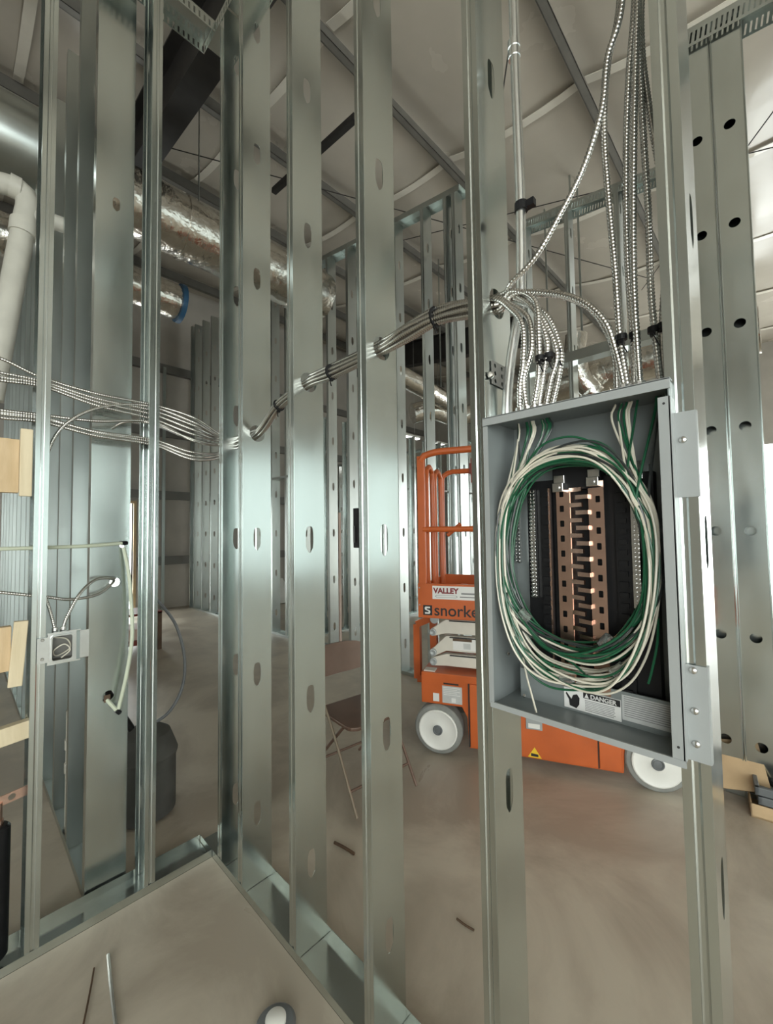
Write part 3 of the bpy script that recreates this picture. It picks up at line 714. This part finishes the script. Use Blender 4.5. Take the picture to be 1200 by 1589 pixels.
# ------------------------------------------------------------------ scissor lift
LA = math.atan2(.40379, .91485)
lift = thing('scissor_lift', 'orange scissor lift with cream arms and white wheels parked behind the panel wall', 'scissor lift', (-1.803, 2.349, 0), LA)
fx = lambda u, v, d: (u, d, v)
b = MB(); b.prism([(-.115, .335), (-.115, .548), (1.50, .548), (1.50, .335), (1.30, .335), (1.15, .22), (1.14, .07), (.215, .07), (.205, .27), (.17, .335)], fx, .012, .74); ch = b.build('chassis', 'orange', lift, bevel=.006)
MB().box((.226, -.002, .085), (1.0, .014, .50)).build('module_door', 'orange', ch, bevel=.004)
MB().box((1.008, -.002, .085), (1.13, .014, .32)).build('end_panel', 'orange', ch, bevel=.004)
MB().box((.216, .004, .08), (.224, .0125, .50)).build('door_gap', 'dark', ch); MB().box((1.001, .004, .08), (1.007, .0125, .34)).build('door_gap', 'dark', ch)
MB().box((.036, .009, .352), (.173, .012, .468)).build('grey_decal', 'grey_label', ch)
b = MB()
for k in range(5): b.box((.045, .0083, .455 - k * .012), (.160 - .02 * (k % 2), .009, .459 - k * .012))
b.box((.10, .0083, .36), (.13, .009, .39)); b.build('decal_print', 'label', ch)
MB().box((.045, .009, .478), (.150, .012, .488)).build('dark_slot', 'dark', ch)
MB().box((-.03, .009, .355), (.013, .012, .410)).build('white_decal', 'label', ch)
lt = MB().box((.585, -.008, .262), (.685, -.002, .335)).build('latch', 'grey_light', ch, bevel=.003); MB().box((.60, -.010, .272), (.67, -.008, .300)).build('latch_paddle', 'white_paint', lt)
tr = MB().prism([(.592, .086), (.676, .086), (.634, .150)], fx, -.0035, -.002).build('warning_decal', 'yellow', ch)
MB().prism([(.612, .093), (.656, .093), (.656, .108), (.612, .112)], fx, -.0042, -.0035).build('decal_symbol', 'ink', tr)
MB().box((-.10, .03, .548), (-.02, .10, .556)).build('cap_plate', 'cream', ch)
for sx in (0.005, 1.312):
    for sy, face in ((-.008, -1), (.66, 1)):
        w = MB(); w.lathe((sx, sy, .170), (0, 1, 0), [(0, .130), (.004, .160), (.014, .168), (.098, .168), (.108, .160), (.112, .130)], 36)
        ty = w.build('wheel', 'tyre', lift, True)
        fy = sy if face < 0 else sy + .112; d = (0, face, 0)
        r_ = MB(); r_.lathe((sx, fy - face * .012, .170), d, [(0, .135), (.020, .135), (.024, .128), (.017, .112), (.016, .05), (.019, .045)], 32); rim = r_.build('rim', 'white_paint', ty, True)
        h_ = MB(); h_.lathe((sx, fy + face * .004, .170), d, [(0, .034), (.010, .034), (.012, .028), (.006, .022), (.008, .012)], 16); h_.build('hub', 'grey_plastic', rim, True)
# folded scissor stack
for sy in (.10, .60):
    for k, (z0, z1) in enumerate(((.575, .660), (.682, .788), (.806, .905))):
        zc = (.665, .665, .81)[k] if k else .60
        poly = [(.05, z0), (1.36, z0), (1.36, z1), (.05, z1), (-.045, zc + .030), (-.070, zc + .012), (-.070, zc - .012), (-.045, zc - .030)]
        a_ = MB().prism(poly, fx, sy, sy + .05).build('scissor_arm', 'cream', lift, bevel=.004)
        MB().box((.075, sy - .003, z1 - .012), (1.30, sy + .001, z1 - .003)).build('arm_slot', 'dark', a_)
        if sy < .3:
            MB().lathe((-.045, sy, zc), (0, -1, 0), [(0, .026), (.012, .026), (.014, .018), (.010, .012)], 16).build('pivot_pin', 'grey_light', a_, True)
            if k == 1:
                dcl = MB().box((.10, sy - .002, .695), (.42, sy, .775)).build('arm_decal', 'label', a_)
                MB().box((.10, sy - .003, .757), (.235, sy - .002, .775)).build('decal_band', 'rust', dcl); MB().box((.175, sy - .003, .705), (.225, sy - .002, .745)).build('decal_block', 'grey_label', dcl)
MB().lathe((-.03, .09, .905), (0, -1, 0), [(0, .03), (.012, .03), (.014, .02)], 16).build('pivot_pin', 'grey_light', lift, True)
# platform
pf = MB().box((-.125, .0, .93), (1.60, .022, 1.172)).build('toe_board', 'orange', lift, bevel=.003)
MB().box((-.125, .022, .965), (1.60, .76, 1.0)).build('deck', 'orange', lift); MB().box((-.125, .738, 1.0), (1.60, .76, 1.16)).build('toe_board', 'orange', lift); MB().box((-.125, .022, 1.0), (-.105, .738, 1.15)).build('toe_board', 'orange', lift)
for z in (1.14, 1.02): MB().lathe((-.113, 0, z), (0, -1, 0), [(0, .005), (.003, .004)], 8).build('rivet', 'grey_light', pf)
sg = MB().box((-.018, -.002, 1.066), (.62, 0, 1.158)).build('company_sign', 'label', pf)
text('sign_lettering', 'VALLEY', .052, 'red_ink', sg, (-.010, -.0028, 1.108), bold=.0022, sx=1.0)
MB().prism([(.010, 1.078), (.150, 1.078), (.160, 1.086), (.150, 1.094), (.010, 1.094), (.0, 1.086)], fx, -.0026, -.002).build('sign_oval', 'grey_ink', sg)
MB().prism([(.012, 1.0805), (.148, 1.0805), (.155, 1.086), (.148, 1.0915), (.012, 1.0915), (.005, 1.086)], fx, -.0031, -.0026).build('sign_oval_face', 'label', sg)
b = MB(); b.box((.185, -.0026, 1.104), (.50, -.002, 1.115)); b.box((.175, -.0026, 1.082), (.50, -.002, 1.090)); b.build('sign_small_print', 'grey_ink', sg)
lg = MB(); lg.box((-.088, -.002, .950), (-.022, 0, 1.020)); lg = lg.build('logo_square', 'ink', pf, bevel=.006)
MB().prism([(-.074, .960), (-.042, .960), (-.035, .970), (-.037, .984), (-.062, .992), (-.061, .999), (-.036, .999), (-.038, 1.010), (-.070, 1.010), (-.076, 1.001), (-.074, .988), (-.048, .978), (-.049, .971), (-.075, .971)], fx, -.0032, -.002).build('logo_stroke', 'label', lg)
text('maker_lettering', 'snorkel', .112, 'ink', pf, (-.010, -.001, .952), bold=.0012, sx=1.0)
# guardrails
def rail(pts_, r=.019, name='guardrail', m='orange', closed=False):
    return MB().tube(pts_, r, 10).build(name, m, lift, True)
MB().box((-.118, .0, 1.16), (-.062, .03, 2.085)).build('corner_post', 'orange', lift, bevel=.004)
rail(spline([(-.095, .012, 2.05), (-.07, .012, 2.085), (.02, .012, 2.105), (.20, .012, 2.11), (1.55, .012, 2.11)], .05), .024, 'top_rail')
rail([(-.08, .012, 1.555), (1.55, .012, 1.555)], .02, 'mid_rail')
for x in (.75, 1.55): rail([(x, .012, 1.17), (x, .012, 2.11)], .018, 'post')
for y0, y1 in ((.16, .34), (.42, .64)):
    rail(spline([(-.09, y0, 1.0), (-.09, y0, 1.9), (-.09, y0 + .03, 2.01), (-.09, (y0 + y1) / 2, 2.04), (-.09, y1 - .03, 2.01), (-.09, y1, 1.9), (-.09, y1, 1.0)], .05), .02, 'gate_hoop')
    for z in (1.75, 1.35):
        MB().box((-.112, y0 - .012, z - .06), (-.106, y0 + .022, z + .06)).build('hoop_sticker', 'label', lift)
rail(spline([(-.10, .745, 1.0), (-.10, .745, 1.93), (-.08, .745, 2.03), (0.0, .745, 2.06), (.12, .745, 2.06), (1.55, .745, 2.06)], .05), .022, 'far_rail')
rail([(-.10, .745, 1.56), (1.55, .745, 1.56)], .019, 'far_mid_rail'); rail([(-.06, .745, 1.50), (.06, .745, 1.60)], .018, 'gusset')
b = MB(); b.box((.15, .70, 2.03), (.20, .78, 2.12)); b.box((.165, .69, 1.95), (.185, .71, 2.16)); b.build('rail_clamp', 'red', lift)
b = MB(); b.box((.06, .40, 1.0), (.40, .72, 1.06)); b.cyl((.12, .5, 1.06), (.12, .5, 1.11), .03); b.build('deck_hinge', 'orange', lift)
# entry step bracket
b = MB(); pth = [(-.06, .40), (-.185, .40), (-.185, .815), (-.055, .875), (-.050, .60)]
for p, q in zip(pth, pth[1:]): b.bar((p[0] - .035, .30, p[1]), (q[0] - .035, .30, q[1]), .05, .06, (0, 1, 0))
b.build('step_bracket', 'orange', lift)

# ------------------------------------------------------------------ folding chair
chair = thing('folding_chair', 'brown metal folding chair standing beyond the third and fourth studs', 'chair', (-1.96, 1.77, 0), -.12)
w = .20
def rounded(x0, x1, y0, y1, r, n=5):
    pts_ = []
    for cx_, cy_, a0 in ((x1 - r, y1 - r, 0), (x0 + r, y1 - r, H), (x0 + r, y0 + r, 2 * H), (x1 - r, y0 + r, 3 * H)):
        pts_ += [(cx_ + r * math.cos(a0 + H * k / n), cy_ + r * math.sin(a0 + H * k / n)) for k in range(n + 1)]
    return pts_
MB().prism(rounded(-.19, .20, -.20, .20, .06), lambda u, v, d: (u, v, d - .05 * (u + .19) * 0), .425, .447).build('seat', 'brown', chair, bevel=.006)
b = MB(); n = 10
for k in range(n + 1):
    y = -.20 + .40 * k / n; bow = -.035 * (1 - (2 * k / n - 1) ** 2); rz = .095 * (1 - .25 * (2 * k / n - 1) ** 4)
    for dx, z in ((0, .70 - rz), (0, .70 + rz), (-.012, .70 + rz), (-.012, .70 - rz)): b.v.append((-.225 + bow + dx + (.70 - z) * .22, y, z))
for k in range(n):
    for j in range(4): b.f.append((k * 4 + j, k * 4 + (j + 1) % 4, k * 4 + 4 + (j + 1) % 4, k * 4 + 4 + j))
b.f += [(0, 1, 2, 3), (n * 4 + 3, n * 4 + 2, n * 4 + 1, n * 4)]
b.build('backrest', 'brown', chair, True)
for s in (-1, 1):
    MB().tube(spline([(-.25, s * .205, .80), (-.20, s * .215, .66), (.02, s * .218, .40), (.27, s * .218, .012)], .05), .0085, 8).build('leg', 'brown' if s > 0 else 'leg', chair, True)
    MB().tube([(.10, s * .19, .425), (-.10, s * .195, .22), (-.30, s * .2, .012)], .010, 8).build('leg', 'brown', chair, True)
    MB().tube([(-.13, s * .212, .57), (-.15, s * .205, .445)], .008, 6).build('brace', 'brown', chair, True)
MB().tube([(.20, -.218, .12), (.20, .218, .12)], .008, 8).build('stretcher', 'brown', chair, True); MB().tube([(-.245, -.2, .09), (-.245, .2, .09)], .008, 8).build('stretcher', 'brown', chair, True)

# ------------------------------------------------------------------ ducts overhead
def duct(label, pts_, r, sleeve=None, tape=None, m='foil'):
    t_ = thing('duct', label, 'duct')
    p = spline(pts_, .07); rr = [r * (1 + .018 * math.sin(1.9 * i) + .014 * math.sin(4.3 * i + 1)) for i in range(len(p))]
    MB().tube(p, r, 22, radii=rr).build('foil_wrap', m, t_, True)
    d = (p[-1] - p[0]).normalized()
    n_ = max(1, int(len(p) / 18))
    for k in range(1, n_ + 1):
        c_ = p[min(len(p) - 2, k * 17)]; b = MB(); b.lathe(c_ - d * .03, d, [(0, r * 1.02), (.001, r * 1.045), (.059, r * 1.045), (.06, r * 1.02)], 22); b.build('foil_band', 'foil', t_, True)
    for f_ in (.2, .8):
        c_ = p[int(f_ * (len(p) - 1))]; b = MB()
        b.box((c_.x - .012, c_.y - .002, c_.z), (c_.x + .012, c_.y + .002, zr(c_.x) - .03)); b.build('hanger_strap', 'galv2', t_)
    if sleeve:
        b = MB(); b.lathe(sleeve[0], V(sleeve[1]) - V(sleeve[0]), [(0, r * 1.10), ((V(sleeve[1]) - V(sleeve[0])).length, r * 1.10)], 28); b.build('metal_sleeve', 'galv2', t_, True)
    if tape: 
        b = MB(); b.lathe(p[-1] - d * .02, d, [(0, r * 1.12), (.05, r * 1.14), (.06, r * 1.0)], 24); b.build('blue_band', 'blue', t_, True)
    return t_
q = PX(170, 296, -4.05)
duct('large foil wrapped duct crossing overhead behind the side wall', [(-4.05, -4.5, q.z + .02), (-4.05, -1, q.z), (-4.05, q.y, q.z), (-4.05, 2.0, q.z - .02), (-4.05, 3.1, q.z - .03)], .275, ((-4.05, -3.0, q.z + .01), (-4.05, .36, q.z)))
q = PX(255, 460, -5.2)
duct('shorter foil duct ending in a blue band, high behind the side wall', [(-5.2, -2.5, q.z + .1), (-5.2, 0, q.z + .03), (-5.2, PX(278, 470, -5.2).y, q.z - .02)], .20, None, True)
duct('far foil duct hanging beyond the tall partition, above the orange guardrail', [PY(560, 556, 4.1), PY(612, 578, 4.6), PY(660, 604, 5.2), PY(705, 630, 6.0)], .15)
duct('lower crumpled foil duct beyond the tall partition', [PY(640, 642, 5.4), PY(670, 636, 5.7), PY(705, 645, 6.2), PY(745, 640, 6.6)], .17)
duct('foil wrapped duct running level behind the panel top', [PY(800, 620, 5.4), PY(880, 596, 5.4), PY(960, 574, 5.4), PY(1045, 548, 5.4), PY(1180, 512, 5.4)], .22)
duct('foil duct branch dropping behind the arching armored cable', [PY(895, 520, 5.0), PY(893, 555, 5.0), PY(905, 590, 5.1), PY(925, 612, 5.2)], .12)

# ------------------------------------------------------------------ plumbing and bits behind the side wall
XP = -3.15
pv = thing('drain_pipe', 'off white plastic drain pipe with elbow high behind the side wall', 'pipe')
pts_ = [PX(-60, 262, XP), PX(-10, 281, XP), PX(20, 289, XP), PX(38, 300, XP), PX(43, 320, XP), PX(38, 345, XP), PX(10, 490, XP), PX(-15, 620, XP)]
MB().tube(spline(pts_, .03), .056, 14).build('pipe', 'pvc', pv, True)
a, c = PX(14, 286, XP), PX(22, 290, XP); MB().lathe(a, c - a, [(0, .064), (.05, .064)], 16).build('collar', 'pvc', pv, True)
a, c = PX(38, 345, XP), PX(34, 372, XP); MB().lathe(a, c - a, [(0, .066), (.08, .066)], 16).build('collar', 'pvc', pv, True)
MB().tube([PX(45, 335, XP), PX(85, 345, XP), PX(134, 362, XP)], .046, 14).build('branch', 'pvc', pv, True)
a, c = PX(124, 359, XP), PX(134, 362, XP); MB().lathe(a, c - a, [(0, .052), (.05, .052)], 16).build('collar', 'pvc', pv, True)
q = PZ(108, 1287); 
vp = thing('vent_pipe', 'white plastic riser pipe with couplings low beside the receding partition', 'pipe', (q.x, q.y, 0))
MB().cyl((0, 0, .01), (0, 0, .62), .024, 14).build('pipe', 'pvc', vp, True)
for z in (.30, .42): MB().lathe((0, 0, z), (0, 0, 1), [(0, .029), (.05, .029)], 14).build('coupling', 'pvc', vp, True)
MB().lathe((0, 0, 0), (0, 0, 1), [(0, .03), (.02, .03)], 14).build('base_collar', 'grey_label', vp, True)
# pine blocking in the bay at the picture edge
def board(label, lo, hi, m='pine', rx=0, nm='lumber_block'):
    b = MB(); c_ = (V(lo) + V(hi)) / 2; b.box(V(lo) - c_, V(hi) - c_)
    o = b.build(nm, m, None, False, c_, .002); o.rotation_euler = (rx, 0, 0)
    return tag(o, label, 'lumber')
XB = -2.10
a, c = PX(-40, 762, XB), PX(31, 682, XB); board('thick pine board of the upper blocking, next to the upright cleat', (XB - .035, a.y, a.z), (XB, c.y, c.z))
a, c = PX(29, 770, XB + .004), PX(51, 668, XB + .004); board('short upright pine cleat of the upper blocking beside the stud', (XB + .001, a.y, a.z), (XB + .022, c.y, c.z), 'pine_pale')
a, c = PX(-40, 1052, XB), PX(18, 972, XB); board('thick pine board of the middle blocking, next to a leaning cleat', (XB - .035, a.y, a.z), (XB, c.y, c.z), 'pine')
a, c = PX(15, 1066, XB + .004), PX(40, 962, XB + .004); board('leaning upright pine cleat of the middle blocking with a knot', (XB + .001, a.y, a.z), (XB + .022, c.y, c.z), 'pine_pale', -.06)
a, c = PX(-40, 1172, XB - .05), PX(48, 1120, XB - .05); board('pale lower blocking board sloping beside the stud', (XB - .088, a.y, a.z), (XB - .05, c.y, c.z), 'pine_pale', .10)
a, c = PX(-30, 1270, XB - .02), PX(46, 1238, XB - .02)
cb = MB(); yy = c.y - a.y
perforated(cb, lambda u, v: V((XB - .02, a.y + u, a.z + .01 + v + u * .12)), 0, yy, 0, .036, [(yy * .62, .018, disc(.011, 12), .017)])
o = cb.build('copper_strap', 'copper'); sm = o.modifiers.new('sheet', 'SOLIDIFY'); sm.thickness = .003
tag(o, 'copper strap with a round hole low in the side wall', 'strap')
q = PX(4, 1270, XB - .02)
ip = thing('insulated_pipe', 'copper pipe stub in black foam sleeve at the picture edge', 'pipe', (XB - .02, q.y - .012, 0))
MB().lathe((0, 0, .03), (0, 0, 1), [(0, .030), (.01, .036), (q.z - .06, .036), (q.z - .05, .028)], 16).build('foam_sleeve', 'black', ip, True)
MB().cyl((0, 0, q.z - .05), (0, 0, q.z + .06), .012, 12).build('pipe', 'copper', ip, True)
MB().lathe((0, 0, q.z - .025), (0, 0, 1), [(0, .016), (.025, .016)], 12).build('collar', 'copper', ip, True)
# junction box on the stud
XJ = XW + .004
jb = thing('junction_box', 'small steel junction box on a bracket plate fixed to the side wall stud', 'junction box', (XJ, .222, 1.057))
b = MB(); y0, y1, zz = .026, .140, .122
def sheet(u, v): return V((0, u, v))
perforated(b, sheet, .026, .130, 0, zz, [(.072, zz / 2, rounded(-.032, .032, -.048, .048, .008, 3), .056)])
o = b.build('cover_plate', 'emt', jb); sm = o.modifiers.new('sheet', 'SOLIDIFY'); sm.thickness = .002
MB().box((-.001, .128, .008), (.001, .158, zz - .006)).build('bracket_arm', 'emt', jb); MB().box((-.001, -.004, .012), (.002, .028, zz - .014)).build('bracket_arm', 'emt', jb)
b = MB(); b.box((-.052, .032, .010), (-.050, .112, zz - .010)); b.box((-.052, .032, .010), (-.001, .034, zz - .010)); b.box((-.052, .110, .010), (-.001, .112, zz - .010)); b.box((-.052, .032, .010), (-.001, .112, .012)); b.box((-.052, .032, zz - .012), (-.001, .112, zz - .010)); b.build('box', 'girt', jb)  # darker steel puts the shade of the box interior into its colour
rg = MB(); ro = rounded(.036, .108, .010, zz - .010, .010, 4); ri = rounded(.041, .103, .015, zz - .015, .008, 4)
rg.add([(d, u, v) for d in (.001, .006) for u, v in ro] + [(d, u, v) for d in (.001, .006) for u, v in ri], [])
n = len(ro)
for k in range(n):
    j = (k + 1) % n; rg.f += [(k, j, n + j, n + k), (n + k, n + j, 3 * n + j, 3 * n + k), (2 * n + k, 3 * n + k, 3 * n + j, 2 * n + j)]
rg.build('mud_ring', 'emt', jb)
MB().tube(spline([(-.02, .05, .10), (-.03, .09, .085), (-.02, .10, .05), (-.03, .06, .025), (-.015, .048, .05), (-.01, .08, .07), (-.005, .098, .045), (-.005, .07, .02)], .006), .0025, 6).build('wire_tail', 'white_wire', jb, True)
for y, z in ((.012, .028), (.012, .10)): MB().lathe((.002, y, z), (1, 0, 0), [(0, .006), (.003, .004)], 10).build('screw', 'tin', jb)
for y in (.052, .078): MB().cyl((-.028, y, zz - .012), (-.028, y, zz + .014), .010, 10).build('connector', 'tin', jb)
# cables of the junction box
XE = -2.200
jt = [V((XJ - .028, .222 + y, 1.057 + zz + .01)) for y in (.052, .078)]
cable_thing('armored cable from the hole in the wide end stud down to the junction box', [V((-2.30, PX(182, 897, XE).y, PX(182, 897, XE).z)), PX(178, 897, XE), PX(150, 899, -2.15), PX(125, 920, -2.10), PX(105, 955, -2.08), jt[1]], None, r=.0062, n=8)
cable_thing('armored cable sagging from the wide end stud past the junction box', [V((-2.30, PX(180, 900, XE).y, PX(180, 900, XE).z)), PX(176, 903, XE), PX(152, 922, -2.16), PX(110, 930, -2.13), PX(70, 926, -2.12), PX(0, 919, -2.12), PX(-50, 914, -2.12)], None, r=.0062)
cable_thing('short armored cable entering the junction box from behind the stud', [PX(58, 880, -2.13), PX(66, 915, -2.12), PX(77, 945, -2.10), jt[0]], None, r=.0062)
cable_thing('armored cable arching away from the bundle and down beside the stud', [PX(70, 740, -2.13), PX(74, 703, -2.12), PX(95, 665, -2.11), PX(132, 640, -2.11), PX(178, 629, -2.12), PX(234, 631, -2.12), PX(300, 655, -2.07), PY(350, 681, YCB), hole[-1.748] + V((0, 0, .02))], None)
cable_thing('armored cable leaving the bundle into a hole in the wide end stud', [V((-2.30, PX(174, 668, XE).y, PX(174, 668, XE).z)), PX(176, 664, XE), PX(195, 655, -2.16), PX(236, 657, -2.12), PX(300, 682, -2.08), PY(350, 690, YCB), hole[-1.748] + V((0, .012, 0))], None)
# pale tubes
tb = thing('plastic_tube', 'pale green plastic tube running level into the wide end stud', 'tube')
e = PX(189, 843, XE + .012); MB().tube(spline([PX(-50, 853, -2.125), PX(66, 850, -2.125), PX(140, 847, -2.15), e], .03), .0075, 10).build('tube', 'pex', tb, True)
MB().cyl(e, e + V((-.012, .022, 0)), .010, 10).build('black_tip', 'black', tb)
tb = thing('plastic_tube', 'pale green plastic tube looping down the wide end stud', 'tube')
pp = [PX(192, 850, XE + .02), PX(200, 890, XE + .04), PX(204, 940, XE + .05), PX(205, 990, XE + .06), PX(197, 1045, XE + .06), PX(184, 1100, XE + .05)]
MB().tube(spline(pp, .02), .0078, 10).build('tube', 'pex', tb, True); MB().cyl(pp[-1] + V((0, -.008, -.004)), pp[-1] + V((0, .006, -.020)), .0098, 10).build('black_tip', 'black', tb)
MB().tube([pp[-1] + V((-.004, -.006, -.006)), PX(166, 1086, XE + .004)], .0078, 10).build('stub', 'pex', tb, True)
b = MB(); q = PX(166, 1084, XE + .004); b.box((q.x, q.y - .012, q.z - .014), (q.x + .004, q.y + .012, q.z + .016)); b.build('clip', 'rust', tb)
# canister with hose in the room behind
q = PZ(226, 1262)
cn = thing('canister', 'dark rounded canister with an arching thin hose on the floor behind the side wall', 'canister', (q.x, q.y, 0))
MB().lathe((0, 0, 0), (0, 0, 1), [(0, .12), (.02, .15), (.30, .15), (.33, .16), (.36, .15), (.44, .12), (.48, .06)], 24).build('body', 'dark_grey', cn, True)
MB().tube(spline([(-.02, -.06, .46), (-.10, -.10, .55), (-.30, -.16, .70)], .03), .018, 10).build('nozzle', 'black', cn, True)
XH = q.x
hp = [PX(238, 925, XH), PX(252, 940, XH), PX(272, 968, XH), PX(284, 1005, XH), PX(287, 1040, XH), PX(280, 1075, XH), PX(262, 1105, XH), PX(240, 1122, XH)]
MB().tube([p - V((q.x, q.y, 0)) for p in spline(hp, .02)] + [V((0, 0, .47))], .009, 8).build('hose', 'grey_plastic', cn, True)
a = PZ(150, 1165); 
pvs = thing('pipe_offcut', 'short white pipe piece low behind the wide end stud', 'pipe'); a, c = PX(196, 1150, -2.75), PX(226, 1138, -2.75); MB().tube([a, c], .028, 12).build('pipe', 'pvc', pvs, True)
# red trolley near the bright doorway
q = PZ(222, 1012)
tc = thing('trolley', 'low red framed trolley with pale sheets in front of the bright doorway', 'trolley', (q.x, q.y, 0))
MB().box((-.5, -.55, .10), (.0, .22, .16)).build('frame', 'red', tc); MB().box((-.03, .17, .0), (.02, .22, .50)).build('post', 'rust', tc); MB().box((-.5, .17, .0), (-.45, .22, .50)).build('post', 'rust', tc)
MB().box((-.48, -.5, .16), (-.05, .12, .30)).build('sheet_stack', 'pink', tc); MB().box((-.5, -.55, .48), (.02, .22, .51)).build('top', 'red', tc)
for x in (-.45, -.06):
    for y in (-.48, .15): MB().cyl((x, y - .02, .05), (x, y + .02, .05), .05, 14).build('wheel', 'black', tc)

# ------------------------------------------------------------------ things beyond the tall partition
q = PY(549, 850, 3.27); c = PY(559, 788, 3.27)
bx = thing('wall_cabinet', 'small black wall box on a stud beyond the fourth stud', 'box', (q.x, q.y, q.z))
MB().box((-.005, 0, 0), (.085, .10, c.z - q.z)).build('body', 'black', bx, bevel=.004); MB().box((.0, -.006, .06), (.03, 0, .26)).build('door_window', 'grey_plastic', bx)
q = PY(527, 955, 3.62)
pk = MB().box((-.025, -.02, 0), (.025, .02, 1.80)).build('lit_stud', 'pink', None, False, (q.x, q.y, 0), .003); tag(pk, 'upright stud with its lit sheen put into pink colour, among the studs beyond the folding chair', 'board')  # steel stud; the pink stands in for light reflected off it
for u, v, s_, lab in ((436, 935, .22, 'white plastic bag heaped behind the second stud gap'), (520, 925, .20, 'white plastic bag beside the pinkish lit stud'), (551, 925, .15, 'small white plastic bag at the foot of the black wall box')):
    q = PZ(u, v); b = MB(); rows = []
    for i, (h_, r_) in enumerate(((0, .8), (.05, 1.0), (.25, 1.1), (.55, 1.0), (.85, .7), (1.05, .35), (1.2, .2))): rows.append((h_ * s_ * 2, r_ * s_))
    b.lathe((0, 0, 0), (0, 0, 1), rows, 14)
    b.v = [(x * (1 + .12 * math.sin(7 * y + 9 * z)), y * (1 + .12 * math.sin(8 * x + 6 * z)), z) for x, y, z in b.v]
    tag(b.build('plastic_bag', 'white_paint', None, True, (q.x, q.y, 0)), lab, 'bag')
a, c = PY(622, 758, 7.085), PY(735, 766, 7.085)
tag(MB().tube([a, c], .018, 8).build('conduit_run', 'emt', None, True), 'thin level conduit across the studs behind the orange guardrail', 'conduit')
# linear lights far beyond the tall partition
M['lamp'] = bpy.data.materials.new('lit_lens'); M['lamp'].use_nodes = True
M['lamp'].node_tree.nodes['Principled BSDF'].inputs['Emission Color'].default_value = (1, .98, .94, 1); M['lamp'].node_tree.nodes['Principled BSDF'].inputs['Emission Strength'].default_value = 7
for (u0, v0), (u1, v1), X_, lab in (((606, 672), (650, 683), -6.2, 'lit linear lamp hanging far beyond the tall partition, nearer the fourth stud'), ((676, 689), (712, 697), -6.2, 'lit linear lamp hanging far beyond the tall partition, above the orange guardrail')):
    a, c = PX(u0, v0, X_), PX(u1, v1, X_); zz_ = (a.z + c.z) / 2
    ll = thing('linear_lamp', lab, 'lamp', (X_, a.y, zz_))
    L_ = c.y - a.y
    MB().box((-.05, 0, .02), (.05, L_, .07)).build('housing', 'white_paint', ll); MB().box((-.045, .02, .0), (.045, L_ - .02, .02)).build('lens', 'lamp', ll)
    for f_ in (.15, .85): MB().cyl((0, L_ * f_, .07), (0, L_ * f_, zr(X_) - zz_ - .02), .003, 6).build('hanger', 'galv2', ll)
# cardboard and trays by the jamb
q = PZ(1158, 1272)
cbx = thing('cardboard_box', 'open flat cardboard carton on the floor by the jamb studs', 'box', (-.20, 2.98, 0), .12)
b = MB(); b.box((0, 0, 0), (.62, .40, .008)); b.box((0, 0, 0), (.62, .006, .07)); b.box((0, .394, 0), (.62, .40, .07)); b.box((0, 0, 0), (.006, .40, .07)); b.build('tray', 'cardboard', cbx)
MB().bar((-.01, .10, .08), (-.05, .26, .28), .012, .22, (1, 0, .2)).build('flap', 'cardboard', cbx); MB().bar((.10, .36, .10), (.02, .33, .38), .05, .008, (0, 1, 0)).build('strip', 'pine_pale', cbx)
for k, (x, z) in enumerate(((.01, .072), (.0, .118))):
    tr_ = thing('parts_tray', ('lower', 'upper')[k] + ' grey plastic parts tray stacked in the cardboard carton', 'tray', (-.18 + x, 2.99, z), .12)
    b = MB(); b.box((0, 0, 0), (.56, .34, .006)); b.box((0, 0, 0), (.56, .02, .042)); b.box((0, .32, 0), (.56, .34, .042)); b.box((0, 0, 0), (.02, .34, .042)); b.box((.54, 0, 0), (.56, .34, .042)); b.build('shell', 'grey_plastic', tr_, bevel=.004)
    for j in range(3):
        b = MB(); b.lathe((.12 + .16 * j, .16, .006), (0, 0, 1), [(0, .055), (.012, .055), (.02, .04)], 12); b.build('fitting', ('black', 'grey_label', 'black')[j], tr_)
# bits on the floor
q = PZ(428, 1596)
fc = thing('floor_cap', 'round grey floor cap with a pale centre near the lower picture edge', 'cap', (q.x, q.y, 0))
MB().lathe((0, 0, 0), (0, 0, 1), [(0, .062), (.012, .062), (.018, .054), (.018, .03)], 28).build('ring', 'grey_plastic', fc, True); MB().lathe((0, 0, .012), (0, 0, 1), [(0, .032), (.02, .032), (.026, .022)], 22).build('cap', 'white_paint', fc, True)
def scrap(label, pts_, r, m, nm='wire_scrap'):
    return tag(MB().tube(spline(pts_, .01), r, 6).build(nm, m, None, True), label, 'scrap')
g = lambda u, v, h_=.006: PZ(u, v) + V((0, 0, h_))
scrap('pale metal strip lying on the floor before the side wall', [g(168, 1484), g(172, 1530), g(180, 1600)], .006, 'armor_far', 'metal_strip')
scrap('thin dark wire beside the pale metal strip on the floor', [g(146, 1505), g(140, 1540), g(128, 1600)], .003, 'rust')
scrap('dark stick on the floor beyond the third stud', [g(519, 1309), g(536, 1318), g(550, 1327)], .007, 'rust', 'stick')
scrap('thin dark wire scrap on the floor beyond the fourth stud', [g(709, 1428), g(722, 1438), g(736, 1446)], .004, 'rust')
